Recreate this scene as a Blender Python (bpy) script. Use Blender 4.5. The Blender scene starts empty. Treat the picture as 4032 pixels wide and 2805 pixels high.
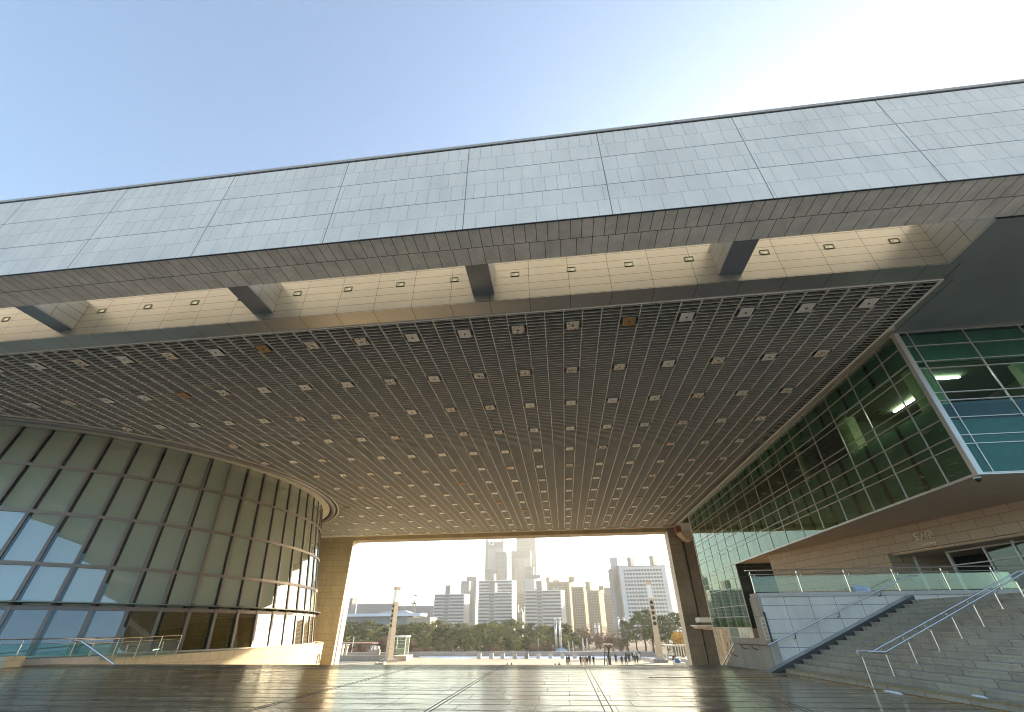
import bpy, math, random
from mathutils import Vector, Matrix
random.seed(7)
R_ = math.radians
S = bpy.context.scene
COL = S.collection
ZC = 14.65            # ceiling height over the upper platform
ZL = -5.2             # level of the plaza
RC = (-46.24, 40.5)   # centre of the glass rotunda
GX = 17.85            # side facade of the glass wing
SUN_EL, SUN_AZ = R_(18), R_(39)

# ------------------------------------------------------------------ camera
CY, CP, CR = R_(6.18), R_(30.49), R_(-0.44)
FPX, PCY, EYE = 1608.83, 1523.6, 1.65
def cam_matrix():
    B = Matrix(((1,0,0),(0,0,-1),(0,1,0)))
    cy, sy, cp, sp, cr, sr = math.cos(CY), math.sin(CY), math.cos(CP), math.sin(CP), math.cos(CR), math.sin(CR)
    Ry = Matrix(((cy,0,sy),(0,1,0),(-sy,0,cy))); Rp = Matrix(((1,0,0),(0,cp,sp),(0,-sp,cp))); Rr = Matrix(((cr,-sr,0),(sr,cr,0),(0,0,1)))
    return Rr @ Rp @ Ry @ B
CM = cam_matrix()
def ray(u, v): return CM.transposed() @ Vector(((u-2016)/FPX, (v-PCY)/FPX, 1))
def at(u, v, Y):
    d = ray(u, v); t = Y/d.y
    return Vector((d.x*t, Y, EYE + d.z*t))
def on_ground(u, v, z=ZL):
    d = ray(u, v); t = (z-EYE)/d.z
    return Vector((d.x*t, d.y*t, z))
cam = bpy.data.cameras.new('camera'); co = bpy.data.objects.new('camera', cam); COL.objects.link(co)
rows = [CM[0], -CM[1], -CM[2]]
m3 = Matrix((rows[0], rows[1], rows[2])).transposed()
co.matrix_world = Matrix.Translation((0,0,EYE)) @ m3.to_4x4()
cam.sensor_width = 36; cam.sensor_fit = 'HORIZONTAL'; cam.lens = FPX*36/4032
cam.shift_y = (PCY-1402.5)/4032; cam.clip_start = 0.1; cam.clip_end = 6000
S.camera = co

# ------------------------------------------------------------------ object helpers
def tag(o, label=None, cat=None, group=None, kind=None):
    if label: o['label'] = label
    if cat: o['category'] = cat
    if group: o['group'] = group
    if kind: o['kind'] = kind
    return o
def wloc(o):
    v = Vector((0,0,0))
    while o: v = v + o.location; o = o.parent
    return v
def empty(name, loc, label=None, cat=None, group=None):
    o = bpy.data.objects.new(name, None); COL.objects.link(o); o.location = loc; o.empty_display_size = .3
    return tag(o, label, cat, group)
class MB:
    def __init__(s): s.v = []; s.f = []
    def poly(s, pts):
        n = len(s.v); s.v += [Vector(p) for p in pts]; s.f.append(list(range(n, n+len(pts))))
        return s
    def hexa(s, b, t):      # bottom 4 (ccw seen from above), top 4
        n = len(s.v); s.v += [Vector(p) for p in b] + [Vector(p) for p in t]
        s.f += [[n+3,n+2,n+1,n],[n+4,n+5,n+6,n+7],[n,n+1,n+5,n+4],[n+1,n+2,n+6,n+5],[n+2,n+3,n+7,n+6],[n+3,n,n+4,n+7]]
        return s
    def box(s, x0, x1, y0, y1, z0, z1):
        return s.hexa([(x0,y0,z0),(x1,y0,z0),(x1,y1,z0),(x0,y1,z0)], [(x0,y0,z1),(x1,y0,z1),(x1,y1,z1),(x0,y1,z1)])
    def tube(s, p, q, r, r2=None, n=8, cap=True):
        p = Vector(p); q = Vector(q); r2 = r if r2 is None else r2
        d = (q-p).normalized(); a = d.orthogonal().normalized(); b = d.cross(a); k = len(s.v)
        for c, rr in ((p, r), (q, r2)):
            for i in range(n):
                t = 2*math.pi*i/n; s.v.append(c + a*math.cos(t)*rr + b*math.sin(t)*rr)
        for i in range(n): j = (i+1) % n; s.f.append([k+i, k+j, k+n+j, k+n+i])
        if cap: s.f += [list(range(k+n-1, k-1, -1)), list(range(k+n, k+2*n))]
        return s
    def path(s, pts, r, n=8):
        for a, b in zip(pts[:-1], pts[1:]): s.tube(a, b, r, n=n)
        return s
    def lathe(s, prof, c, a0, a1, n, close=False):   # prof [(r,z)], angles deg
        k = len(s.v); m = len(prof)
        for i in range(n+1):
            t = R_(a0+(a1-a0)*i/n)
            for r, z in prof: s.v.append(Vector((c[0]+r*math.cos(t), c[1]+r*math.sin(t), z)))
        for i in range(n):
            for j in range(m if close else m-1):
                j2 = (j+1) % m
                s.f.append([k+i*m+j, k+(i+1)*m+j, k+(i+1)*m+j2, k+i*m+j2])
        return s
    def build(s, name, mat, parent=None, smooth=False):
        off = wloc(parent) if parent else Vector((0,0,0))
        me = bpy.data.meshes.new(name); me.from_pydata([v-off for v in s.v], [], s.f)
        if mat: me.materials.append(mat)
        me.update()
        if smooth:
            for p in me.polygons: p.use_smooth = True
        o = bpy.data.objects.new(name, me); COL.objects.link(o)
        if parent: o.parent = parent
        return o
class Fr:   # oblique local frame: s along e, d along g (away from viewer), z up
    def __init__(s, o, e, g): s.o = Vector((o[0],o[1],0)); s.e = Vector((e[0],e[1],0)); s.g = Vector((g[0],g[1],0))
    def p(s, a, d, z): return s.o + s.e*a + s.g*d + Vector((0,0,z))
    def box(s, mb, a0, a1, d0, d1, z0, z1):
        return mb.hexa([s.p(a0,d0,z0), s.p(a1,d0,z0), s.p(a1,d1,z0), s.p(a0,d1,z0)], [s.p(a0,d0,z1), s.p(a1,d0,z1), s.p(a1,d1,z1), s.p(a0,d1,z1)])
def kids(o): return [c for c in bpy.data.objects if c.parent == o]
def copy_tree(o, loc=None, rz=None, sc=None, label=None):
    def rec(a, par):
        c = a.copy(); COL.objects.link(c); c.parent = par
        for ch in CH.get(a.name, []): rec(ch, c)
        return c
    CH = {}
    for x in bpy.data.objects:
        if x.parent: CH.setdefault(x.parent.name, []).append(x)
    c = rec(o, None)
    if loc is not None: c.location = loc
    if rz is not None: c.rotation_euler.z = rz
    if sc is not None: c.scale = sc if hasattr(sc, '__len__') else (sc,)*3
    if label: c['label'] = label
    return c

# ------------------------------------------------------------------ materials
def newmat(name):
    m = bpy.data.materials.new(name); m.use_nodes = True
    return m, m.node_tree, m.node_tree.nodes['Principled BSDF']
def nd(nt, t, **k):
    n = nt.nodes.new(t)
    for a, b in k.items():
        if a.startswith('i_'): n.inputs[a[2:].replace('_', ' ')].default_value = b
        else: setattr(n, a, b)
    return n
def c4(c): return (c[0], c[1], c[2], 1)
def mixc(nt, fac, a, b, mode='MIX'):
    n = nt.nodes.new('ShaderNodeMix'); n.data_type = 'RGBA'; n.blend_type = mode
    for idx, x in ((0, fac), (6, a), (7, b)):
        if isinstance(x, (int, float)): n.inputs[idx].default_value = x
        elif isinstance(x, tuple): n.inputs[idx].default_value = c4(x)
        else: nt.links.new(x, n.inputs[idx])
    return n.outputs[2]
def mth(nt, op, a, b=None, c=None):
    n = nt.nodes.new('ShaderNodeMath'); n.operation = op
    for i, x in enumerate((a, b, c)):
        if x is None: continue
        if isinstance(x, (int, float)): n.inputs[i].default_value = x
        else: nt.links.new(x, n.inputs[i])
    return n.outputs[0]
def pos(nt, mode='world'):
    if mode == 'world':
        return nt.nodes.new('ShaderNodeNewGeometry').outputs['Position']
    return nt.nodes.new('ShaderNodeTexCoord').outputs['Object']
def noise(nt, vec, scale, detail=3, rough=.55, sx=None):
    n = nd(nt, 'ShaderNodeTexNoise'); n.inputs['Scale'].default_value = scale; n.inputs['Detail'].default_value = detail; n.inputs['Roughness'].default_value = rough
    if sx:
        mp = nd(nt, 'ShaderNodeMapping'); mp.inputs['Scale'].default_value = sx; nt.links.new(vec, mp.inputs[0]); vec = mp.outputs[0]
    nt.links.new(vec, n.inputs['Vector'])
    return n.outputs['Fac']
def ramp(nt, fac, stops):
    n = nd(nt, 'ShaderNodeValToRGB'); e = n.color_ramp.elements
    while len(e) < len(stops): e.new(.5)
    for i, (p, c) in enumerate(stops): e[i].position = p; e[i].color = c4(c) if hasattr(c, '__len__') else (c, c, c, 1)
    nt.links.new(fac, n.inputs[0]); return n.outputs[0]
def mr(nt, x, a, b, c, d):
    n = nd(nt, 'ShaderNodeMapRange'); nt.links.new(x, n.inputs[0])
    for i, q in enumerate((a, b, c, d)): n.inputs[i+1].default_value = q
    return n.outputs[0]
def bump(nt, bs, h, strength=.3, dist=.02):
    n = nd(nt, 'ShaderNodeBump'); n.inputs['Strength'].default_value = strength; n.inputs['Distance'].default_value = dist
    nt.links.new(h, n.inputs['Height']); nt.links.new(n.outputs[0], bs.inputs['Normal'])
def plain(name, col, rough=.6, metal=0, var=.12, nscale=2.0, mode='world', spec=.5, b=0.):
    m, nt, bs = newmat(name)
    p = pos(nt, mode); f = noise(nt, p, nscale, 5, .6)
    f2 = noise(nt, p, nscale*14, 2, .5)
    k = mth(nt, 'ADD', mth(nt, 'MULTIPLY', f, .7), mth(nt, 'MULTIPLY', f2, .3))
    lo = tuple(c*(1-var*1.5) for c in col); hi = tuple(min(1, c*(1+var*1.5)) for c in col)
    nt.links.new(ramp(nt, k, [(.3, lo), (.7, hi)]), bs.inputs['Base Color'])
    bs.inputs['Roughness'].default_value = rough; bs.inputs['Metallic'].default_value = metal; bs.inputs['Specular IOR Level'].default_value = spec
    if b: bump(nt, bs, f2, b)
    return m
def tiles(name, col, w, h, plane='xz', off=(0,0), mort=(.05,.05,.05), msize=.01, rough=.6, var=.1, offset=.5, metal=0, major=None, speck=.1, bmp=.25, squash=1.0, sfreq=2, cyl=None, stain=.0, rvar=0., msm=.1, frq=2, majcol=None):
    """stone or metal panels laid as a brick pattern, coordinates in metres"""
    m, nt, bs = newmat(name)
    p = pos(nt); sp = nd(nt, 'ShaderNodeSeparateXYZ'); nt.links.new(p, sp.inputs[0])
    ax = {'x': sp.outputs[0], 'y': sp.outputs[1], 'z': sp.outputs[2]}
    if plane == 'cyl':
        a = mth(nt, 'ARCTAN2', mth(nt, 'SUBTRACT', ax['y'], cyl[1]), mth(nt, 'SUBTRACT', ax['x'], cyl[0]))
        A = mth(nt, 'MULTIPLY', a, cyl[2]); B = ax['z']
    else: A, B = ax[plane[0]], ax[plane[1]]
    rawA = mth(nt, 'SUBTRACT', A, off[0]); rawB = mth(nt, 'SUBTRACT', B, off[1])
    A = mth(nt, 'ADD', A, 1000*w - off[0]); B = mth(nt, 'ADD', B, 1000*h - off[1])
    cb = nd(nt, 'ShaderNodeCombineXYZ'); nt.links.new(A, cb.inputs[0]); nt.links.new(B, cb.inputs[1])
    bt = nd(nt, 'ShaderNodeTexBrick'); nt.links.new(cb.outputs[0], bt.inputs['Vector'])
    bt.offset = offset; bt.offset_frequency = frq; bt.squash = squash; bt.squash_frequency = sfreq
    bt.inputs['Scale'].default_value = 1; bt.inputs['Brick Width'].default_value = w; bt.inputs['Row Height'].default_value = h
    bt.inputs['Mortar Size'].default_value = msize; bt.inputs['Mortar Smooth'].default_value = msm; bt.inputs['Bias'].default_value = 0
    bt.inputs['Color1'].default_value = c4([c*(1-var) for c in col]); bt.inputs['Color2'].default_value = c4([c*(1+var) for c in col]); bt.inputs['Mortar'].default_value = c4(mort)
    colr = bt.outputs['Color']
    g = noise(nt, p, 28, 3, .7); colr = mixc(nt, 1.0, colr, ramp(nt, g, [(.3, 1-speck), (.7, 1+speck)]), 'MULTIPLY')
    big = noise(nt, p, .35, 4, .6); colr = mixc(nt, 1.0, colr, ramp(nt, big, [(.3, .92), (.7, 1.06)]), 'MULTIPLY')
    if stain:
        st = noise(nt, p, 1.1, 6, .7, (1.2, 1.2, .25)); colr = mixc(nt, 1.0, colr, ramp(nt, st, [(.35, 1-stain), (.6, 1.0)]), 'MULTIPLY')
    if major:
        for (axn, per, o, wd) in major:
            q = {'a': rawA, 'b': rawB}[axn]
            fr = mth(nt, 'ABSOLUTE', mth(nt, 'SUBTRACT', mth(nt, 'FRACT', mth(nt, 'ADD', mth(nt, 'DIVIDE', mth(nt, 'SUBTRACT', q, o), per), .5)), .5))
            msk = mth(nt, 'LESS_THAN', fr, wd/per)
            colr = mixc(nt, msk, colr, majcol or mort)
    nt.links.new(colr, bs.inputs['Base Color'])
    bs.inputs['Metallic'].default_value = metal
    if rvar:
        nt.links.new(mr(nt, noise(nt, p, 1.3, 4, .6), .3, .7, max(.03, rough-rvar), rough+rvar), bs.inputs['Roughness'])
    else: bs.inputs['Roughness'].default_value = rough
    if bmp:
        hgt = mth(nt, 'ADD', mth(nt, 'MULTIPLY', bt.outputs['Fac'], -1.0), mth(nt, 'MULTIPLY', g, .25)); bump(nt, bs, hgt, bmp, .01)
    return m
def glass(name, tint, refl=(1,1,1), ior=1.9, alpha_mix=0., rough=.0, wav=0., milk=None):
    m = bpy.data.materials.new(name); m.use_nodes = True; nt = m.node_tree; nt.nodes.clear()
    out = nd(nt, 'ShaderNodeOutputMaterial'); tr = nd(nt, 'ShaderNodeBsdfTransparent'); tr.inputs[0].default_value = c4(tint)
    gl = nd(nt, 'ShaderNodeBsdfGlossy'); gl.inputs['Color'].default_value = c4(refl); gl.inputs['Roughness'].default_value = rough
    fr = nd(nt, 'ShaderNodeFresnel'); fr.inputs['IOR'].default_value = ior
    mx = nd(nt, 'ShaderNodeMixShader')
    if wav:
        b = nd(nt, 'ShaderNodeBump'); b.inputs['Strength'].default_value = wav; b.inputs['Distance'].default_value = .05
        nt.links.new(noise(nt, pos(nt), .55, 2, .5), b.inputs['Height']); nt.links.new(b.outputs[0], gl.inputs['Normal'])
    src = mx
    nt.links.new(fr.outputs[0], mx.inputs[0]); nt.links.new(tr.outputs[0], mx.inputs[1]); nt.links.new(gl.outputs[0], mx.inputs[2])
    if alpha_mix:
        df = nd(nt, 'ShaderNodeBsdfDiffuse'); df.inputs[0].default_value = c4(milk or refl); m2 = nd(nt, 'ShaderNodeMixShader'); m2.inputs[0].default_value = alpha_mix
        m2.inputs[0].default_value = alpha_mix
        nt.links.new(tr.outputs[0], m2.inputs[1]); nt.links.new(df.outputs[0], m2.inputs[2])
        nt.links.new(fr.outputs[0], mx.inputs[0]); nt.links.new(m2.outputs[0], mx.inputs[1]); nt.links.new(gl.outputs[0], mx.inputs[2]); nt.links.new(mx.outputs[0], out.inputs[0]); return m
    nt.links.new(src.outputs[0], out.inputs[0])
    return m
def emit(name, col, st):
    m, nt, bs = newmat(name); bs.inputs['Base Color'].default_value = c4(col)
    bs.inputs['Emission Color'].default_value = c4(col); bs.inputs['Emission Strength'].default_value = st
    return m

M = {}
M['fascia'] = tiles('granite fascia', (.86,.765,.675), .78, .9225, 'xz', (-2.95, 14.75), (.50,.45,.40), .010, .75, .028, .37, major=[('a', 5.65, 0, .018), ('b', 1.845, 0, .018)], squash=.62, sfreq=3, speck=.13, stain=.07, bmp=.12, majcol=(.22,.20,.18))
M['beamsoffit'] = tiles('granite beam underside', (.84,.80,.76), .62, .9, 'xy', (-2.95, 10.14), (.10,.10,.095), .014, .7, .06, 0, squash=.7, sfreq=2, speck=.16, stain=.22)
M['slotwall'] = tiles('brushed panel wall', (.30,.315,.285), 1.87, .47, 'xz', (8.66, 14.72), (.08,.08,.07), .012, .35, .03, 0, metal=.35, speck=.02, bmp=.1)
M['crossside'] = tiles('brushed panel beam side', (.34,.35,.32), 1.1, .47, 'yz', (11.93, 14.72), (.08,.08,.07), .012, .35, .03, 0, metal=.35, speck=.02, bmp=.1)
M['strip'] = tiles('soffit strip panel', (.42,.41,.40), 1.87, 3, 'xy', (8.66, 13), (.06,.06,.06), .012, .28, .03, 0, metal=.6, speck=.02, bmp=.05)
M['darksoffit'] = tiles('dark soffit panel', (.34,.345,.38), 1.3, .93, 'xy', (16.95, 11.93), (.33,.34,.36), .012, .30, .05, 0, metal=.5, speck=.03, bmp=.05)
M['grille'] = plain('grille bar paint', (.74,.72,.68), .45, 0, .05)
M['louver'] = plain('grille louvre paint', (.56,.54,.50), .5, 0, .06)
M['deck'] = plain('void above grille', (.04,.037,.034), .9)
M['plate'] = plain('white light plate', (.78,.75,.70), .5, 0, .04, mode='obj')
def rusty(name, amt):
    m, nt, bs = newmat(name); p = nt.nodes.new('ShaderNodeTexCoord').outputs['Object']
    oi = nd(nt, 'ShaderNodeObjectInfo'); va = nd(nt, 'ShaderNodeVectorMath'); va.operation = 'ADD'; nt.links.new(p, va.inputs[0])
    cb = nd(nt, 'ShaderNodeCombineXYZ'); nt.links.new(mth(nt, 'MULTIPLY', oi.outputs['Random'], 90), cb.inputs[0]); nt.links.new(cb.outputs[0], va.inputs[1])
    n = noise(nt, va.outputs[0], 6, 5, .75)
    nt.links.new(ramp(nt, n, [(.50-amt, (.30,.13,.04)), (.58-amt, (.82,.76,.67))] if amt < .2 else [(.35, (.50,.30,.13)), (.75, (.34,.19,.09))]), bs.inputs['Base Color'])
    # ramp ordering: low noise = stain
    bs.inputs['Roughness'].default_value = .7; return m
M['plate_rust'] = rusty('rust speckled light plate', .09)
M['plate_rust2'] = rusty('rust covered light plate', .3)
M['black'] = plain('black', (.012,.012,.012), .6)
M['lamp_glass'] = plain('recessed lamp glass', (.30,.36,.30), .2, 0, .1)
M['portal'] = tiles('sandstone portal', (.30,.235,.14), 1.15, .9, 'xz', (-33.1, -5.2), (.13,.10,.07), .018, .65, .07, .5, stain=.15, squash=.7, sfreq=3)
M['portal_side'] = tiles('sandstone reveal', (.58,.52,.42), 1.1, .9, 'yz', (66.3, -5.2), (.3,.26,.2), .012, .65, .05, 0)
M['portal_r'] = tiles('grey portal stone', (.22,.19,.15), 1.15, 1.15, 'xz', (16.15, -5.2), (.09,.08,.06), .018, .7, .07, .4, stain=.2)
M['bronze'] = plain('rotunda frame metal', (.25,.205,.18), .45, .3, .05)
M['fin'] = plain('rotunda fin metal', (.16,.19,.17), .3, .5, .05)
M['alum'] = plain('wing aluminium', (.55,.54,.52), .35, .6, .04)
M['rglass'] = glass('rotunda glass', (.93,.97,.92), (.92,.97,.97), 2.7, .42, wav=.012, milk=(.74,.81,.64))  # milky diffuse part stands in for light missing on the blinds behind
M['rclear'] = glass('clear edge of pane', (.9,.93,.88), (.90,.97,.96), 1.9, wav=.012)
M['rglass0'] = glass('ground floor glass', (.80,.75,.6), (.90,.97,.96), 2.6, .45, wav=.012, milk=(.20,.14,.04))  # brown diffuse in the panes replaces light the room behind lacks
M['wglass'] = glass('wing glass', (.58,.80,.66), (.85,.97,.80), 2.1, wav=.015)
M['wfront'] = glass('wing front glass', (.42,.66,.60), (.50,.72,.70), 1.7, wav=.015)
M['blind'] = plain('pale green blind', (.86,.88,.72), .9, 0, .10, .6)
M['brownroom'] = plain('brown interior', (.34,.24,.09), .8, 0, .25, .8)
M['spandrel'] = plain('green spandrel board', (.18,.33,.26), .6, 0, .15, .7)
M['room'] = plain('office interior', (.10,.12,.07), .9)
M['drum'] = tiles('drum stone', (.55,.46,.31), .62, .56, 'cyl', (0, .30), (.36,.27,.17), .014, .6, .04, .5, cyl=(RC[0], RC[1], 22.05), speck=.06)
M['ringstone'] = plain('ring soffit', (.60,.56,.48), .55, 0, .04)
M['ringmetal'] = plain('ring metal', (.28,.26,.25), .35, .4, .04)
M['libwall'] = tiles('library wall stone', (.50,.39,.285), 1.15, .52, 'yz', (0, 5.72), (.22,.15,.10), .014, .6, .05, .5, speck=.08)
M['underside'] = tiles('overhang soffit', (.56,.43,.305), 1.3, 1.3, 'xy', (17.9, 18.9), (.24,.185,.14), .010, .55, .02, 0, speck=.03, bmp=.1)
M['granitewall'] = tiles('flamed granite', (.68,.59,.50), 1.04, .52, 'xz', (8.62, .32), (.14,.14,.15), .010, .65, .05, 0, speck=.28, stain=.12)
M['granitecap'] = plain('granite cap', (.46,.40,.34), .6, 0, .14, 9)
M['parapet'] = tiles('brown granite', (.42,.34,.26), .62, 3, 'yz', (21.5, -1), (.20,.18,.15), .010, .6, .10, 0, speck=.14, stain=.2)
M['step'] = tiles('wet granite step', (.45,.395,.31), 1.25, 50, 'yx', (0, -20), (.03,.03,.03), .010, .38, .11, .37, speck=.24, bmp=.4, stain=.22, rvar=.12)
M['stringer'] = plain('polished granite slope', (.30,.30,.31), .25, 0, .12, 6)
M['nosing'] = plain('orange strip', (.40,.21,.05), .6, 0, .2, 5)
M['nosing2'] = plain('tan strip', (.33,.25,.13), .6, 0, .2, 5)
M['snow'] = plain('snow', (.86,.88,.92), .8, 0, .05, 3)
M['steel'] = plain('stainless steel', (.80,.74,.66), .18, .95, .03)
M['steeldark'] = plain('dark bracket', (.06,.055,.06), .45, .5, .05)
M['railglass'] = glass('rail glass', (.86,.93,.87), (.9,1,.95), 1.5, .09)
M['white'] = plain('white paint', (.78,.78,.76), .5, 0, .04)
M['paleyellow'] = plain('pale cream panel', (.72,.70,.58), .5, 0, .05)
M['rustbox'] = plain('rust red box', (.20,.09,.05), .6, 0, .1)
M['goldstone'] = tiles('lantern stone', (.62,.49,.34), 3, .9, 'xz', (0, -5.2), (.40,.25,.13), .02, .6, .06, 0)
M['lantern'] = plain('lantern panel', (.86,.86,.82), .4, 0, .02)
M['sign_letters'] = plain('brass letters', (.85,.76,.58), .5, 0, .04)

# wet platform paving
def floor_mat():
    m = bpy.data.materials.new('wet granite paving'); m.use_nodes = True; nt = m.node_tree; nt.nodes.clear(); p = pos(nt)
    mp = nd(nt, 'ShaderNodeMapping'); mp.inputs['Scale'].default_value = (1,.25,1); nt.links.new(p, mp.inputs[0])
    bt = nd(nt, 'ShaderNodeTexBrick'); nt.links.new(mp.outputs[0], bt.inputs['Vector']); bt.offset = .43; bt.squash = .8; bt.squash_frequency = 3
    bt.inputs['Scale'].default_value = 1; bt.inputs['Brick Width'].default_value = 1.9; bt.inputs['Row Height'].default_value = .21
    bt.inputs['Mortar Size'].default_value = .008; bt.inputs['Mortar Smooth'].default_value = .5
    bt.inputs['Color1'].default_value = c4((.20,.165,.12)); bt.inputs['Color2'].default_value = c4((.30,.25,.18)); bt.inputs['Mortar'].default_value = c4((.03,.027,.02))
    g = noise(nt, p, 30, 3, .7); wet = noise(nt, p, .9, 6, .65, (.45, 1.9, 1)); fine = noise(nt, p, 4, 4, .6, (.5, 2.2, 1))
    col = mixc(nt, 1.0, bt.outputs['Color'], ramp(nt, g, [(.3, .8), (.7, 1.2)]), 'MULTIPLY')
    col = mixc(nt, 1.0, col, ramp(nt, wet, [(.40, .6), (.62, 1.3)]), 'MULTIPLY')
    df = nd(nt, 'ShaderNodeBsdfDiffuse'); nt.links.new(col, df.inputs[0])
    gl = nd(nt, 'ShaderNodeBsdfGlossy'); gl.inputs['Color'].default_value = (1,.94,.80,1)
    r = mth(nt, 'ADD', mr(nt, mth(nt, 'ADD', mth(nt, 'MULTIPLY', wet, .6), mth(nt, 'MULTIPLY', fine, .4)), .40, .62, .08, .32), mth(nt, 'MULTIPLY', bt.outputs['Fac'], .35)); nt.links.new(r, gl.inputs['Roughness'])
    h = mth(nt, 'ADD', mth(nt, 'MULTIPLY', bt.outputs['Fac'], -1.2), mth(nt, 'ADD', mth(nt, 'MULTIPLY', g, .10), mth(nt, 'MULTIPLY', fine, .16)))
    b = nd(nt, 'ShaderNodeBump'); b.inputs['Strength'].default_value = .40; b.inputs['Distance'].default_value = .02; nt.links.new(h, b.inputs['Height'])
    fr = nd(nt, 'ShaderNodeFresnel'); fr.inputs['IOR'].default_value = 1.9
    for x in (df, gl): nt.links.new(b.outputs[0], x.inputs['Normal'])
    nt.links.new(b.outputs[0], fr.inputs['Normal'])
    sp = nd(nt, 'ShaderNodeSeparateXYZ'); nt.links.new(p, sp.inputs[0]); edge = mr(nt, mth(nt, 'ADD', sp.outputs[1], mth(nt, 'MULTIPLY', fine, 1.6)), 22.9, 23.5, 1.0, .42)
    fac = mth(nt, 'MULTIPLY', mth(nt, 'MULTIPLY', fr.outputs[0], edge), mth(nt, 'SUBTRACT', 1.0, mth(nt, 'MULTIPLY', bt.outputs['Fac'], .65)))
    mx = nd(nt, 'ShaderNodeMixShader'); nt.links.new(fac, mx.inputs[0]); nt.links.new(df.outputs[0], mx.inputs[1]); nt.links.new(gl.outputs[0], mx.inputs[2])
    o = nd(nt, 'ShaderNodeOutputMaterial'); nt.links.new(mx.outputs[0], o.inputs[0]); return m
M['floor'] = floor_mat()
def plaza_mat():
    m, nt, bs = newmat('plaza paving'); p = pos(nt)
    bt = nd(nt, 'ShaderNodeTexBrick'); nt.links.new(p, bt.inputs['Vector'])
    bt.inputs['Scale'].default_value = 1; bt.inputs['Brick Width'].default_value = 1.2; bt.inputs['Row Height'].default_value = 1.2; bt.inputs['Mortar Size'].default_value = .02
    bt.inputs['Color1'].default_value = c4((.40,.33,.22)); bt.inputs['Color2'].default_value = c4((.46,.38,.26)); bt.inputs['Mortar'].default_value = c4((.28,.22,.15))
    sp = nd(nt, 'ShaderNodeSeparateXYZ'); nt.links.new(p, sp.inputs[0])
    n = noise(nt, p, .09, 5, .6, (.5, 1.6, 1)); far = mr(nt, sp.outputs[1], 108, 126, -.30, .06)
    sn = mth(nt, 'ADD', n, far); msk = ramp(nt, sn, [(.55, 0.0), (.60, 1.0)])
    col = mixc(nt, msk, bt.outputs['Color'], (.80,.82,.86)); nt.links.new(col, bs.inputs['Base Color']); bs.inputs['Roughness'].default_value = .7
    return m
M['plaza'] = plaza_mat()
M['earth'] = plain('winter ground', (.085,.065,.045), .95, 0, .25, .4)

# ------------------------------------------------------------------ ground
tag(MB().box(-90, 60, -35, 25.1, -.35, 0).build('platform_pavement', M['floor']), 'dark wet granite platform in front of the passage', 'pavement', kind='structure')
tag(MB().box(-90, 60, -35, 25.0, ZL, -.355).build('platform_base', M['granitecap']), 'stone face under the upper platform edge', 'platform', kind='structure')
tag(MB().poly([(-260,-600,ZL-.004),(260,-600,ZL-.004),(260,133,ZL-.004),(-260,133,ZL-.004)]).build('plaza_pavement', M['plaza']), 'pale sunlit plaza paving with patches of snow, stretched unseen behind camera for bounce light', 'plaza', kind='structure')  # paving behind the camera is unseen, added pale to bounce light onto the fascia
tag(MB().poly([(-3000,-1500,ZL-.02),(3000,-1500,ZL-.02),(3000,4000,ZL-.02),(-3000,4000,ZL-.02)]).build('ground', M['earth']), 'winter ground around the plaza out to the horizon', 'ground', kind='structure')
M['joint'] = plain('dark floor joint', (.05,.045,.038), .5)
mb = MB()
for x in (.77, .95, -3.33, -3.2, -7.6, -7.45, 5.2, 5.35): mb.box(x-.012, x+.012, -5, 25.09, 0, .004)
for y in (22.2, 23.6): mb.box(-40, 7.9, y-.022, y+.022, .0045, .008)
tag(mb.build('pavement_joints', M['joint']), 'dark drainage joints in the platform paving', 'pavement', kind='structure')
tag(MB().box(3.0, 8.35, 19.05, 19.2, 0, .006).build('floor_stripe', M['nosing']), 'worn orange stripe on paving left of the stair foot', 'stripe', kind='structure')

# ------------------------------------------------------------------ roof building
roof = empty('museum_roof', (0, 30, ZC), 'huge pale stone roof slab spanning the open passage with a granite beam along its front', 'building')
mb = MB().poly([(-80,10.14,14.75),(60,10.14,14.75),(60,10.14,20.22),(-80,10.14,20.22)])
mb.poly([(-80,10.14,20.22),(60,10.14,20.22),(60,11.93,20.22),(-80,11.93,20.22)]).build('beam_face', M['fascia'], roof)
MB().poly([(-80,11.93,14.75),(-80,10.14,14.75),(60,10.14,14.75),(60,11.93,14.75)][::-1]).build('beam_underside', M['beamsoffit'], roof)
MB().poly([(60,11.93,14.75),(-80,11.93,14.75),(-80,11.93,20.22),(60,11.93,20.22)]).build('beam_back', M['granitecap'], roof)
MB().box(-80, 60, 10.13, 11.94, 20.225, 20.29).build('dark_joint', M['black'], roof)  # black strip between the beam face and the coping
cp = MB()
x = -80
while x < 60: cp.box(x+.01, x+1.86, 10.10, 11.97, 20.295, 20.46); x += 1.87
cp.build('coping', M['granitecap'], roof)
MB().box(-80, 60, 10.115, 10.165, 14.715, 14.748).build('drip_edge', M['steeldark'], roof)
mb = MB().poly([(-80,14.13,14.68),(16.95,14.13,14.68),(16.95,14.13,17.25),(-80,14.13,17.25)])
mb.build('slot_wall', M['slotwall'], roof)
MB().poly([(16.95,14.13,14.65),(16.95,11.94,14.65),(16.95,11.94,17.25),(16.95,14.13,17.25)]).build('slot_end_wall', M['crossside'], roof)
MB().poly([(-80,14.13,14.68),(-80,15.1,14.68),(17.42,15.1,14.68),(17.42,14.13,14.68)]).build('soffit_strip', M['strip'], roof)
MB().poly([(17.42,15.1,14.68),(17.42,66.3,14.68),(17.86,66.3,14.68),(17.86,15.1,14.68)]).build('soffit_edge', M['strip'], roof)
mb = MB().poly([(16.95,11.94,14.66),(16.95,14.13,14.66),(17.42,14.13,14.66),(17.42,15.1,14.66),(17.86,15.1,14.66),(17.86,18.95,14.66),(60,18.95,14.66),(60,11.94,14.66)])
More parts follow.
